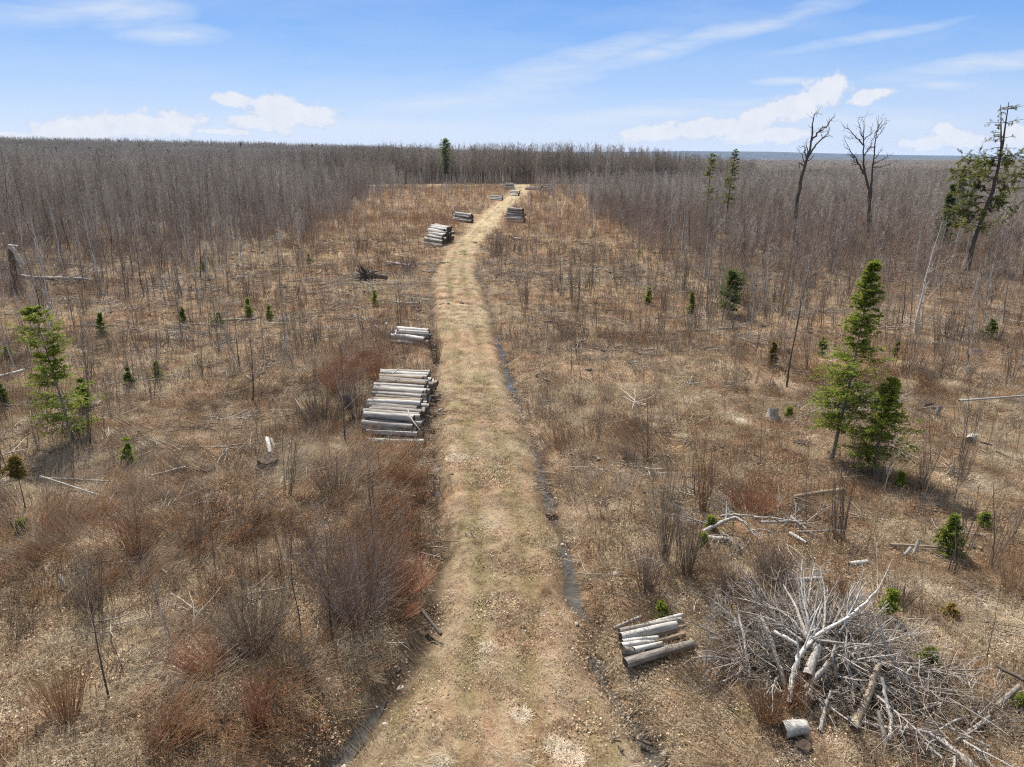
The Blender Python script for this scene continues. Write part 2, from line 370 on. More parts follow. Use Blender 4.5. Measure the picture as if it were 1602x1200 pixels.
def stonemat():
    m, t = newmat('pale_stone'); n = noise(t, 12, 5, .6)
    finish(t, ramp(t, n, [(.3, (.28, .25, .21)), (.7, (.55, .51, .46))]), .8, .2, bump=n); return m
M_stone = stonemat()
def watermat():
    m, t = newmat('ditch_water'); n = noise(t, 3, 3, .5, coord='World'); n2 = noise(t, 24, 3, .5, coord='World')
    p = finish(t, ramp(t, n, [(.35, (.03, .026, .02)), (.7, (.075, .066, .056))]), .04, .5, bump=n2, bstr=.12, bdist=.01)
    p.inputs['IOR'].default_value = 1.33; return m
M_water = watermat()
def groundmat():
    m, t = newmat('leaf_strewn_ground'); g = nd(t, 'ShaderNodeNewGeometry'); P = g.outputs['Position']
    at = lambda n: nd(t, 'ShaderNodeAttribute', attribute_name=n).outputs['Fac']
    big = noise(t, .16, 4, .6, vec=P); mid = noise(t, 1.1, 5, .65, vec=P); fine = noise(t, 14, 5, .75, vec=P); vfine = noise(t, 60, 3, .8, vec=P)
    f = mth(t, 'ADD', mth(t, 'MULTIPLY', mid, .35), mth(t, 'ADD', mth(t, 'MULTIPLY', fine, .42), mth(t, 'MULTIPLY', vfine, .25)))
    brown = ramp(t, f, [(.34, (.075, .05, .032)), (.45, (.17, .117, .07)), (.54, (.28, .21, .13)), (.63, (.38, .305, .205)), (.74, (.50, .43, .33))])
    redd = ramp(t, f, [(.34, (.075, .044, .028)), (.46, (.18, .105, .064)), (.56, (.31, .195, .11)), (.7, (.44, .31, .195))])
    straw = ramp(t, f, [(.34, (.085, .06, .036)), (.45, (.19, .145, .09)), (.54, (.31, .25, .165)), (.64, (.42, .36, .25)), (.75, (.56, .5, .38))])
    moss = ramp(t, f, [(.36, (.055, .05, .018)), (.5, (.13, .12, .04)), (.7, (.23, .21, .09))])
    sand = ramp(t, f, [(.36, (.19, .145, .085)), (.5, (.32, .255, .145)), (.7, (.44, .37, .235))])
    mr1 = nd(t, 'ShaderNodeMapRange'); lk(t, big, mr1.inputs[0]); mr1.inputs[1].default_value = .42; mr1.inputs[2].default_value = .58
    c = mixc(t, mr1.outputs[0], brown, redd)
    strk = noise(t, 1.6, 4, .65, vec=P, mscale=(1.6, .35, 1))
    mr3 = nd(t, 'ShaderNodeMapRange'); lk(t, strk, mr3.inputs[0]); mr3.inputs[1].default_value = .40; mr3.inputs[2].default_value = .60
    c = mixc(t, mth(t, 'MULTIPLY', at('road'), mth(t, 'MULTIPLY', mr3.outputs[0], .55)), c, straw)
    mr2 = nd(t, 'ShaderNodeMapRange'); lk(t, noise(t, .8, 3, .6, vec=P, mscale=(1, .35, 1)), mr2.inputs[0]); mr2.inputs[1].default_value = .52; mr2.inputs[2].default_value = .68
    c = mixc(t, mth(t, 'MULTIPLY', mr2.outputs[0], .6), c, moss)
    c = mixc(t, mth(t, 'MULTIPLY', at('rut'), .45), c, moss)
    c = mixc(t, mth(t, 'MULTIPLY', at('rut'), .4), c, mixc(t, 1.0, c, (.5, .45, .4), 'MULTIPLY'))
    c = mixc(t, mth(t, 'MULTIPLY', at('sandy'), .85), c, sand)
    mud = ramp(t, f, [(.38, (.022, .016, .011)), (.58, (.06, .043, .03)), (.72, (.15, .115, .08))])
    c = mixc(t, mth(t, 'MULTIPLY', at('wet'), .9), c, mud)
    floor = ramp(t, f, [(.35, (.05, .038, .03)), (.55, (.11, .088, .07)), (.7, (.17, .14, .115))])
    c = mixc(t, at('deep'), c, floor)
    h = mth(t, 'ADD', fine, mth(t, 'MULTIPLY', vfine, .5))
    finish(t, c, .92, .1, bump=h, bstr=.9, bdist=.05); return m
M_ground = groundmat()

# ------------------------------------------------------------------ ground sheet, cut into ground and path
def graded(a, b, step, far_lo, far_hi, ratio=1.045):
    mid = np.arange(a, b, step); up = [b]; s = step
    while up[-1] < far_hi: s *= ratio; up.append(up[-1] + s)
    dn = [a]; s = step
    while dn[-1] > far_lo: s *= ratio; dn.append(dn[-1] - s)
    return np.concatenate([np.array(dn[1:][::-1]), mid, np.array(up)])
gx = graded(-13, 12, .15, -11000, 11000); gy = graded(9.5, 46, .15, -60, 11000)
XX, YY = np.meshgrid(gx, gy); ZZ = ground_z(XX, YY)
nx, ny = len(gx), len(gy)
Vg = np.stack([XX.ravel(), YY.ravel(), ZZ.ravel()], 1)
ii, jj = np.meshgrid(np.arange(nx - 1), np.arange(ny - 1)); a0 = (jj * nx + ii).ravel()
Qg = np.stack([a0, a0 + 1, a0 + nx + 1, a0 + nx], 1)
cx = XX.ravel()[a0] + .5 * (gx[ii.ravel() + 1] - gx[ii.ravel()]); cy = YY.ravel()[a0] + .5 * (gy[jj.ravel() + 1] - gy[jj.ravel()])
c_, hw_ = road_x(cy)
on_path = (np.abs(cx - c_) < hw_ + (fbm(cx, cy, 1.5, 5) - .5) * .5) & (cy > 5) & (cy < 308)
on_road = (np.abs(cy - 313) < 4.0) & (np.abs(cx) < 90)
def gattrs(me, x, y):
    wob = (fbm(x * 0 + 3, y, 1.4, 31, 2) - .5) * .35
    c, hw = road_x(y); t = np.abs(x - c) / np.maximum(hw, .3)
    road = (1 - sstep(.75, 1.15, t + (fbm(x, y, 1.2, 8) - .5) * .9)) * (y < 309)
    rut = np.exp(-((np.abs(x - c) - .68) / .26) ** 2) * sstep(.2, .5, fbm(x, y, 5, 44)) * (y < 300)
    wet = np.maximum(np.exp(-((x - np.interp(y, *DR) - wob) / .36) ** 2), np.exp(-((x - np.interp(y, *DL) - wob) / (.32 + .25 * (1 - sstep(13, 17, y)))) ** 2)) * (1 - sstep(75, 90, y)) * (y > 5)
    sandy = np.maximum(road * sstep(74, 105, y + 20 * (fbm(x, y, 2.5, 66) - .5)) * sstep(.3, .62, fbm(x * 2.2, y * .35, 2.5, 61)), np.exp(-((y - 313) / 5.) ** 4) * (np.abs(x) < 95))
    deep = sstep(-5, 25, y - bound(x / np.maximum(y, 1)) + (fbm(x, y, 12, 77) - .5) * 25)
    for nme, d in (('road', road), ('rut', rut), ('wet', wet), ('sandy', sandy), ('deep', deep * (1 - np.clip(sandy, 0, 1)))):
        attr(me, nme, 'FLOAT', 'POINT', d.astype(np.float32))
def sheet(name, sel, label, cat):
    q = Qg[sel]; used = np.unique(q); rem = np.full(len(Vg), -1); rem[used] = np.arange(len(used))
    me = bpy.data.meshes.new(name); V = Vg[used]; fill(me, V, rem[q], np.zeros((0, 3), int), np.zeros(len(q), int), np.zeros(0, int))
    gattrs(me, V[:, 0], V[:, 1]); me.polygons.foreach_set('use_smooth', np.ones(len(q), bool)); me.update(calc_edges=True); me.materials.append(M_ground)
    return tag(obj(name, me), label, cat, kind='structure')
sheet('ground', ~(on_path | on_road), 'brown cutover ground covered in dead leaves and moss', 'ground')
sheet('path', on_path & ~on_road, 'grassy two track path running from the foreground towards the forest', 'path')
sheet('road', on_road, 'pale gravel road crossing in front of the forest edge', 'road')

def water(name, line, y0, y1, w, drop, label, gaps=.0):
    ys = np.arange(y0, y1, .12); wob = (fbm(ys * 0 + 3, ys, 1.4, 31, 2) - .5) * .35
    xs = np.interp(ys, *line) + wob
    ww = w * (.3 + .95 * vnoise(ys, ys * 0, 1.3, 91)) * sstep(0, .6, ys - y0) * sstep(0, .6, y1 - ys)
    zc = ground_z(xs, ys); k = np.ones(81) / 81; zs = np.convolve(np.pad(zc, 40, 'edge'), k, 'valid') + drop
    V = np.concatenate([np.stack([xs - ww, ys, zs], 1), np.stack([xs + ww, ys, zs], 1)]); n = len(ys); i = np.arange(n - 1)
    mb = MB(); mb.add(V, np.stack([i, i + n, i + n + 1, i + 1], 1), .5)
    return tag(obj(name, mesh_of(mb, name, [M_water], True)), label, 'water', kind='structure')
yG = lambda py: G(800, py)[1]
water('water', DR, 9, yG(520), .27, .045, 'narrow ribbon of ditch water along the right edge of the path')
water('water', DL, 9, yG(1058), .30, .05, 'dark ditch water at the bottom left of the path')
water('water', DL, yG(768), yG(712), .30, .06, 'short dark puddle in the left ditch near the big log stack')

# ------------------------------------------------------------------ plant shapes
nrm = lambda a: a / (np.linalg.norm(a, axis=-1, keepdims=True) + 1e-9)
def path_from(r, P0, D, L, k, up, wob):
    N = len(P0); P = np.zeros((N, k, 3)); P[:, 0] = P0; d = nrm(D); p = P0.copy()
    for j in range(1, k):
        d = nrm(d + np.array([0, 0, 1.]) * up + wob * r.normal(size=(N, 3)))
        p = p + d * (L / (k - 1))[:, None]; P[:, j] = p
    return P
def spawn(r, P, Rr, n, t0, t1, ratio, ang, k, up, wob, rf=.6, rmin=.003, fall=.55, tip=.3):
    N, K = P.shape[:2]; idx = np.repeat(np.arange(N), n); M = len(idx)
    t = r.uniform(t0, t1, M); s = t * (K - 1); i = np.clip(np.floor(s).astype(int), 0, K - 2); f = (s - i)[:, None]
    pos = P[idx, i] * (1 - f) + P[idx, i + 1] * f; tan = nrm(P[idx, i + 1] - P[idx, i])
    rad = Rr[idx, i] * (1 - f[:, 0]) + Rr[idx, i + 1] * f[:, 0]
    perp = nrm(np.cross(tan, r.normal(size=(M, 3)))); a = r.normal(ang, .18, M)[:, None]
    D = np.cos(a) * tan + np.sin(a) * perp
    tl = np.linalg.norm(np.diff(P, axis=1), axis=2).sum(1)[idx]
    L = tl * ratio * r.uniform(.55, 1.25, M) * (1 - fall * t)
    C = path_from(r, pos, D, L, k, up, wob)
    r0 = np.maximum(rad * rf, rmin); RR = r0[:, None] * np.linspace(1, tip, k)[None]
    return C, np.maximum(RR, rmin * .7)
def trunk_path(r, h, r0, k=9, lean=(0, 0), wob=.03):
    P = np.zeros((1, k, 3)); z = np.linspace(0, h, k); P[0, :, 2] = z
    P[0, :, 0] = lean[0] * z + np.cumsum(r.normal(0, wob * h / k, k)); P[0, :, 1] = lean[1] * z + np.cumsum(r.normal(0, wob * h / k, k))
    P[0, 0, :2] = 0
    RR = r0 * (1 - .9 * np.linspace(0, 1, k) ** .9)[None]; RR[0, 0] *= 1.25
    return P, RR
def bare_tree(r, h, r0, n1=16, n2=5, n3=3, t0=.3, ang=.75, ratio=.38, up=.18, rmin=.004, lean=(0, 0), wob=.12, fork=False):
    T, TR = trunk_path(r, h, r0, 9, lean, .05)
    tr = MB(); tr.tubes(T, TR, 6, r.uniform(.4, .7))
    cr = MB(); B, BR = spawn(r, T, TR, n1, t0, .97, ratio, ang, 5, up, wob, .55, rmin)
    cr.tubes(B, BR, 4, r.uniform(.25, .75, len(B)))
    if n2:
        C, CR = spawn(r, B, BR, n2, .2, .95, .5, .65, 4, up * .6, wob * 1.2, .6, rmin)
        cr.tubes(C, CR, 3, r.uniform(.2, .8, len(C)))
        if n3:
            D, DRr = spawn(r, C, CR, n3, .2, 1., .6, .6, 3, up * .5, wob * 1.3, .7, rmin)
            cr.tubes(D, DRr, 3, r.uniform(.2, .9, len(D)))
    return tr, cr
def shrub(r, n, h, spread, rad=.006, sub=4, lean=(0, 0), base=.12, up=.05, bend=.06, ratio=.35):
    mb = MB(); az = r.uniform(0, 2 * np.pi, n); q = np.sqrt(r.uniform(0, 1, n))
    P0 = np.stack([np.cos(az) * q * base, np.sin(az) * q * base, np.zeros(n)], 1)
    D = np.stack([np.cos(az) * q * spread + lean[0], np.sin(az) * q * spread + lean[1], np.ones(n)], 1)
    L = h * r.uniform(.55, 1.1, n); P = path_from(r, P0, D, L, 6, up, bend)
    RR = rad * r.uniform(.7, 1.3, n)[:, None] * np.linspace(1, .45, 6)[None]
    mb.tubes(P, RR, 3, r.uniform(.1, .9, n))
    if sub:
        C, CR = spawn(r, P, RR, sub, .25, .95, ratio, .5, 4, .04, .12, .65, rad * .42)
        mb.tubes(C, CR, 3, r.uniform(.2, 1, len(C)))
    return mb
def conifer(r, h, w, n=26, per=6, t0=.12, droop=-.12, gaps=0.0, dens=1.0, card=(.13, .035), trunk_r=None, lean=(0, 0), profile=None, sparse_top=0., wob=.02, dead=0):
    tr0 = trunk_r or h * .011; T, TR = trunk_path(r, h, tr0, 10, lean, wob)
    tr = MB(); tr.tubes(T, TR, 7, .4)
    ts = []; 
    for i in range(n):
        t = t0 + (1 - t0) * (i + r.uniform(-.2, .2)) / n
        if r.uniform() < gaps: continue
        ts += [t + r.normal(0, .006) for _ in range(max(2, int(per * r.uniform(.7, 1.2))))]
    ts = np.clip(np.array(ts), t0, .985); N = len(ts); K = T.shape[1]
    s = ts * (K - 1); i = np.clip(np.floor(s).astype(int), 0, K - 2); f = (s - i)[:, None]
    P0 = T[0, i] * (1 - f) + T[0, i + 1] * f
    az = r.uniform(0, 2 * np.pi, N)
    prof = profile or (lambda q: (1 - q) ** .8 * (.45 + .55 * min(1, q / .25)) + .03)
    pw = np.array([prof((t - t0) / (1 - t0)) for t in ts])
    L = np.maximum(w * pw * r.uniform(.4, 1.25, N), .08)
    D = np.stack([np.cos(az), np.sin(az), r.normal(.18, .12, N) + .5 * ts], 1)
    B = path_from(r, P0, D, L, 5, droop, .05); BR = np.maximum(.012 * L[:, None] * np.linspace(1, .3, 5)[None], .003)
    tr.tubes(B, BR, 3, .3)
    cr = MB()
    m = max(3, int(9 * dens)); tw, twr = spawn(r, B, BR, m, .12, .98, .42, .95, 3, -.08, .06, .6, .003, .5)
    tw[:, :, 2] = tw[:, :1, 2] + (tw[:, :, 2] - tw[:, :1, 2]) * .35
    allP = np.concatenate([B[:, [0, 2, 4]], tw]) ; A0 = r.uniform(.15, .75, len(allP))
    c = 7
    idx = np.repeat(np.arange(len(allP)), c); t = r.uniform(.15, 1.02, len(idx)); sgt = t * 2; ii_ = np.clip(np.floor(sgt).astype(int), 0, 1); ff = (sgt - ii_)[:, None]
    C = allP[idx, ii_] * (1 - ff) + allP[idx, ii_ + 1] * ff; td = nrm(allP[idx, ii_ + 1] - allP[idx, ii_])
    sd = nrm(np.cross(td, np.array([0, 0, 1.]) + r.normal(0, .35, (len(idx), 3)))); sg = r.choice([-1, 1], len(idx))[:, None]
    D2 = nrm(td * .8 + sd * sg * .7 + r.normal(0, .15, sd.shape)); S2 = nrm(np.cross(D2, nrm(r.normal(0, .5, sd.shape) + np.array([0, 0, 1.]))))
    Ls = card[0] * r.uniform(.6, 1.3, len(idx)); C = C + D2 * Ls[:, None] * .4
    cr.cards(C, D2, S2, Ls, card[1] * r.uniform(.7, 1.3, len(idx)), np.clip(A0[idx] + .25 * t + r.normal(0, .08, len(idx)), 0, 1))
    return tr, cr
def grass_tuft(r, n, rad, h, flat, width=.006, k=4, az0=None, azs=.5):
    mb = MB(); az = r.uniform(0, 2 * np.pi, n) if az0 is None else r.normal(az0, azs, n)
    a2 = r.uniform(0, 2 * np.pi, n); q = rad * np.sqrt(r.uniform(0, 1, n))
    P0 = np.stack([np.cos(a2) * q, np.sin(a2) * q, np.full(n, .0)], 1)
    e = np.clip(r.normal(flat, .3, n), -.1, 1.4)     # horizontal pull
    D = np.stack([np.cos(az) * e, np.sin(az) * e, np.ones(n) * .7], 1)
    L = h * r.uniform(.4, 1.2, n); P = path_from(r, P0, D, L, k, -.28 * flat, .14)
    P[:, :, 2] = np.abs(P[:, :, 2]) * np.where(P[:, :, 2] < 0, .3, 1) + .004
    W = width * r.uniform(.6, 1.4, n)[:, None] * np.linspace(1, .35, k)[None]
    side = nrm(np.stack([-np.sin(az), np.cos(az), r.normal(0, .5, n)], 1))
    mb.blades(P, W, side, r.uniform(0, 1, n)); return mb
def litter(r, n, rad, size, stick=0):
    mb = MB(); a = r.uniform(0, 2 * np.pi, n); q = rad * np.sqrt(r.uniform(0, 1, n))
    C = np.stack([np.cos(a) * q, np.sin(a) * q, r.uniform(.01, .07, n)], 1)
    b = r.uniform(0, 2 * np.pi, n); D = nrm(np.stack([np.cos(b), np.sin(b), r.normal(0, .35, n)], 1))
    S = nrm(np.cross(D, nrm(r.normal(0, .45, (n, 3)) + np.array([0, 0, 1.]))))
    L = size * r.uniform(.5, 1.4, n); mb.cards(C, D, S, L, L * r.uniform(.4, .8, n), r.uniform(0, 1, n) ** 1.2)
    return mb
def sticks(r, n, rad, L, thick, zmax=.15, az=None):
    mb = MB(); a = r.uniform(0, 2 * np.pi, n); q = rad * np.sqrt(r.uniform(0, 1, n))
    P0 = np.stack([np.cos(a) * q, np.sin(a) * q, r.uniform(.02, zmax, n)], 1)
    b = r.uniform(0, 2 * np.pi, n) if az is None else r.normal(az, .4, n)
    D = np.stack([np.cos(b), np.sin(b), r.normal(0, .1, n)], 1)
    P = path_from(r, P0, D, L * r.uniform(.4, 1.3, n), 4, -.01, .1); P[:, :, 2] = np.maximum(P[:, :, 2], .012)
    RR = thick * r.uniform(.5, 1.5, n)[:, None] * np.linspace(1, .5, 4)[None]
    mb.tubes(P, RR, 4, r.uniform(0, 1, n)); return mb

# ------------------------------------------------------------------ scatter as ONE object (uncountable ground cover only)
_gn = None
def scatter_tree():
    global _gn
    if _gn: return _gn
    g = bpy.data.node_groups.new('scatter', 'GeometryNodeTree'); _gn = g
    g.interface.new_socket('Geometry', in_out='INPUT', socket_type='NodeSocketGeometry'); g.interface.new_socket('Geometry', in_out='OUTPUT', socket_type='NodeSocketGeometry')
    gi = g.nodes.new('NodeGroupInput'); go = g.nodes.new('NodeGroupOutput')
    def na(name, typ):
        n = g.nodes.new('GeometryNodeInputNamedAttribute'); n.data_type = typ; n.inputs[0].default_value = name; return n.outputs[0]
    sp = g.nodes.new('GeometryNodeSeparateGeometry'); sp.domain = 'POINT'; g.links.new(gi.outputs[0], sp.inputs[0]); g.links.new(na('ispt', 'BOOLEAN'), sp.inputs[1])
    st = g.nodes.new('GeometryNodeSplitToInstances'); st.domain = 'FACE'; g.links.new(sp.outputs[1], st.inputs[0])
    g.links.new(na('pid', 'INT'), st.inputs['Group ID'])
    ip = g.nodes.new('GeometryNodeInstanceOnPoints'); g.links.new(sp.outputs[0], ip.inputs['Points']); g.links.new(st.outputs[0], ip.inputs['Instance'])
    ip.inputs['Pick Instance'].default_value = True; g.links.new(na('idx', 'INT'), ip.inputs['Instance Index'])
    er = g.nodes.new('FunctionNodeEulerToRotation'); g.links.new(na('rot', 'FLOAT_VECTOR'), er.inputs[0]); g.links.new(er.outputs[0], ip.inputs['Rotation'])
    g.links.new(na('scl', 'FLOAT_VECTOR'), ip.inputs['Scale']); g.links.new(ip.outputs[0], go.inputs[0])
    return g
NINST = 0
def scatter(name, protos, pos, rot, scl, idx, tint, mats, label, cat):
    global NINST; NINST += len(pos)
    Vs, As, Qs, qms, pid = [], [], [], [], []; n = 0
    for k, mb in enumerate(protos):
        V, A, Q, T, qm, tm = mb.arrays(); Vs.append(V); As.append(A); Qs.append(Q + n); qms.append(qm); pid.append(np.full(len(Q), k)); n += len(V)
    V = np.concatenate(Vs + [pos]); M = len(pos); Q = np.concatenate(Qs)
    me = bpy.data.meshes.new(name); fill(me, V, Q, np.zeros((0, 3), int), np.concatenate(qms), np.zeros(0, int))
    pad = lambda a, d: np.concatenate([np.zeros((n, d)) if d > 1 else np.zeros(n), a]).astype(np.float32)
    attr(me, 'v', 'FLOAT', 'POINT', np.concatenate([np.concatenate(As), np.full(M, .5)]).astype(np.float32))
    attr(me, 'ispt', 'BOOLEAN', 'POINT', np.concatenate([np.zeros(n, bool), np.ones(M, bool)]))
    attr(me, 'pid', 'INT', 'FACE', np.concatenate(pid).astype(np.int32))
    attr(me, 'idx', 'INT', 'POINT', np.concatenate([np.zeros(n, int), idx]).astype(np.int32))
    attr(me, 'rot', 'FLOAT_VECTOR', 'POINT', pad(rot, 3).ravel()); 
    if scl.ndim == 1: scl = np.repeat(scl[:, None], 3, 1)
    attr(me, 'scl', 'FLOAT_VECTOR', 'POINT', pad(scl, 3).ravel()); attr(me, 'tint', 'FLOAT', 'POINT', pad(tint, 1))
    me.update(calc_edges=True)
    for m in mats: me.materials.append(m)
    o = obj(name, me); md = o.modifiers.new('scatter', 'NODES'); md.node_group = scatter_tree()
    return tag(o, label, cat, kind='stuff')
def area_pts(n, d0, d1, half=.80, pad=3., pw=1.0):
    """n points in the seen ground wedge, density ~ y**(pw-1) per area"""
    u = rng.uniform(0, 1, n); y = (d0 ** (pw + 1) + u * (d1 ** (pw + 1) - d0 ** (pw + 1))) ** (1 / (pw + 1))
    x = rng.uniform(-1, 1, n) * (y * half + pad); return x, y
def xyz(x, y, dz=0.): return np.stack([x, y, ground_z(x, y) + dz], 1)
def rots(n, tilt=.08):
    return np.stack([rng.normal(0, tilt, n), rng.normal(0, tilt, n), rng.uniform(0, 2 * np.pi, n)], 1)
def roadt(x, y):
    c, hw = road_x(y); return np.where(y < 310, np.abs(x - c) / np.maximum(hw, .3), 9)
def in_water(x, y):
    w = np.minimum(np.abs(x - np.interp(y, *DR)), np.abs(x - np.interp(y, *DL)) - .2 * (1 - sstep(13, 17, y))); return (w < .20 + .25 * (fbm(x, y, .8, 143, 2) - .3)) & (y < 80)
def redness(x, y):                            # reddish patches of the clearing
    n = fbm(x, y, 9, 101, 3); u = x / y
    left = np.exp(-((u + .17) / .16) ** 2) * sstep(22, 34, y)
    spot = np.exp(-(((x + 3.6) / 2.2) ** 2 + ((y - 19.) / 2.5) ** 2)) + np.exp(-(((x + 6.) / 2.5) ** 2 + ((y - 11.5) / 2.) ** 2))
    return np.clip((n - .45) * 2.2 + .45 * left + .8 * spot, 0, 1)
BLOCK = []      # (x, y, r) places kept free of tall cover
def keep(x, y):
    k = np.ones(len(x), bool)
    for (bx, by, br) in BLOCK: k &= (x - bx) ** 2 + (y - by) ** 2 > br * br
    return k

# ================================================================== THINGS
ORD = ['nearest', 'second', 'third', 'fourth', 'fifth', 'sixth', 'seventh', 'eighth', 'ninth', 'tenth', 'eleventh', 'twelfth', 'thirteenth', 'fourteenth', 'fifteenth',
       'sixteenth', 'seventeenth', 'eighteenth', 'nineteenth', 'twentieth', 'twenty-first', 'twenty-second', 'twenty-third', 'twenty-fourth', 'twenty-fifth', 'twenty-sixth', 'twenty-seventh', 'twenty-eighth', 'twenty-ninth', 'thirtieth', 'thirty-first', 'thirty-second']
rl = np.random.default_rng(5)
def log_mesh(r, mats=None, n=12, K=10, rough=.05):
    """unit log along X: length 1, radius 1"""
    x = np.linspace(-.5, .5, K); ang = np.arange(n) * 2 * np.pi / n
    lob = 1 + rough * 1.6 * np.sin(ang[None] * 2 + r.uniform(0, 6) + x[:, None] * 3) + r.normal(0, rough, n)[None] * (1 + .5 * np.sin(x * r.uniform(2, 6) + r.uniform(0, 6)))[:, None] + r.normal(0, rough * .22, (K, n))
    tap = (1 - .16 * (x + .5)) * r.uniform(.97, 1.03)
    bend = r.normal(0, .35, 2)
    off_ = np.stack([bend[0] * (x ** 2 - .1), bend[1] * (x ** 2 - .1)], 1)
    rr = lob * tap[:, None]
    V = np.zeros((K, n, 3)); V[:, :, 0] = x[:, None] + np.where(np.isin(np.arange(K), [0, K - 1])[:, None], r.normal(0, .004, (K, n)), 0)
    V[:, :, 1] = rr * np.cos(ang) + off_[:, :1]; V[:, :, 2] = rr * np.sin(ang) + off_[:, 1:]
    mb = MB(); i = np.arange(K - 1)[:, None] * n; j = np.arange(n)[None]
    Q = np.stack([i + j, i + (j + 1) % n, i + n + (j + 1) % n, i + n + j], -1).reshape(-1, 4); mb.add(V, Q, .5)
    for e, s in ((0, 1), (K - 1, -1)):
        ring = V[e]; c = ring.mean(0); inner = c + (ring - c) * .55 + np.array([.003 * s, 0, 0])
        VV = np.vstack([ring, inner, (c + [.002 * s, 0, 0])[None]]); a = np.arange(n); b = (a + 1) % n
        q = np.stack([b, a, a + n, b + n], 1); t = np.stack([b + n, a + n, np.full(n, 2 * n)], 1)
        if s < 0: q = q[:, ::-1]; t = t[:, ::-1]
        mb.add(VV, q, .5, t, m=1)
    return mb
LOGS = [mesh_of(log_mesh(rl, rough=.03 + .09 * (i / 8) ** 2), 'log', [M_log, M_end]) for i in range(9)]
LOGR = [mesh_of(log_mesh(rl, n=16, K=18, rough=.055), 'log', [M_log, M_end]) for i in range(5)]
LOGD = [mesh_of(log_mesh(rl, rough=.08), 'log', [M_bark, M_end]) for _ in range(2)]
LOGB = [mesh_of(log_mesh(rl), 'log', [M_logbrown, M_end]) for _ in range(3)]
for me in LOGS + LOGB + LOGR + LOGD:
    n_ = len(me.polygons); sm = np.ones(n_, bool); mi = np.zeros(n_, np.int32); me.polygons.foreach_get('material_index', mi); sm[mi == 1] = False
    me.polygons.foreach_set('use_smooth', sm)
def log_between(p, q, rad, label, cat='log', group=None, brown=False, name='log', me=None):
    p = np.array(p, float); q = np.array(q, float); d = q - p; L = np.linalg.norm(d)
    o = obj(name, me or (LOGB if brown else LOGS + LOGR)[rl.integers(3 if brown else 14)])
    o.location = tuple((p + q) / 2); o.rotation_euler = (0, -math.asin(d[2] / L), math.atan2(d[1], d[0])) ; 
    eu = Euler(o.rotation_euler); m = eu.to_matrix() @ Matrix.Rotation(rl.uniform(0, 6.28), 3, 'X'); o.rotation_euler = m.to_euler()
    o.scale = (L, rad, rad); return tag(o, label, cat, group)
def log_px(a, b, rad, za, zb, label, **k):
    A = G(*a, za); B = G(*b, zb); A[2] = za + undul(A[0], A[1]); B[2] = zb + undul(B[0], B[1])
    return log_between(A, B, rad, label, **k)

def stack(A, B, run, layers, d, where, drift=0., group=None, endstep=1.0, inset=.5):
    a = G(*A, .15); b = G(*B, .15); ax = b - a; L = np.linalg.norm(ax); ax /= L
    away = nrm(np.array([drift, 1., 0.])); n = max(2, int(round(run / d))); BLOCK.append(((a[0] + b[0]) / 2, a[1] + run * .3, max(L * .5, run * .3)))
    BLOCK.append(((a[0] + b[0]) / 2 + drift * run, a[1] + run * .8, max(L * .5, run * .3)))
    zg = float(undul((a[0] + b[0]) / 2, a[1] + run / 2))
    step = run / n
    for l in range(layers):
        i0 = l * endstep; i1 = n - 1 - l * inset; k = i0; cnt = 0
        while k <= i1 + 1e-6:
            top = (l == layers - 1) or k < i0 + (endstep - .01)
            rad = d * .5 * rl.uniform(.8, 1.28); c = (a + b) / 2 + away * (k * step) + ax * rl.normal(0, .05 * L)
            c[2] = zg + rad * .9 + l * d * .8 + rl.normal(0, .035)
            t = rl.normal(0, .05); axx = nrm(np.array([ax[0] * math.cos(t) - ax[1] * math.sin(t), ax[0] * math.sin(t) + ax[1] * math.cos(t), rl.normal(0, .012)]))
            LL = L * rl.uniform(.93, 1.05)
            if l == layers - 1: lab = '%s log from the near end atop the %s' % (ORD[min(cnt, 31)], where) if cnt else 'nearest log on top of the %s' % where
            elif k == i0: lab = 'near face log of the %s, %s layer up' % (where, ['first', 'second', 'third', 'fourth', 'fifth', 'sixth', 'seventh'][l])
            else: lab = '%s log from the near end, %s layer up, %s' % (ORD[min(cnt, 31)], ['first', 'second', 'third', 'fourth', 'fifth', 'sixth', 'seventh'][l], where)
            log_between(c - axx * LL / 2, c + axx * LL / 2, rad, lab, group='logs of the ' + where, brown=rl.uniform() < .13)
            k += 1; cnt += 1
stack((566, 683), (652, 689), 8.4, 4, .275, 'big stack left of the path', drift=-.035)
stack((618, 534), (668, 538), 2.5, 3, .27, 'low stack behind the big one', drift=-.02)
stack((664, 380), (690, 384), 8.5, 6, .42, 'tall stack where the path bends', drift=.11, endstep=1.6)
stack((712, 345), (737, 348), 2.8, 4, .48, 'square stack past the bend', endstep=.6)
stack((795, 346), (820, 348), 3.2, 6, .5, 'stack right of the far path', endstep=.4, inset=.4)
stack((768, 312), (785, 313), 2.2, 3, .5, 'small far stack left of the path')
stack((799, 305), (812, 306), 2.4, 3, .6, 'far stack beside the road end')
stack((790, 296), (804, 296), 3.0, 5, .6, 'farthest stack by the gravel road', endstep=.4)
stack((848, 299), (863, 299), 3.0, 4, .7, 'far stack right of the road end', endstep=.4)
stack((823, 296), (845, 297), 2.4, 2, .7, 'long low stack by the gravel road')
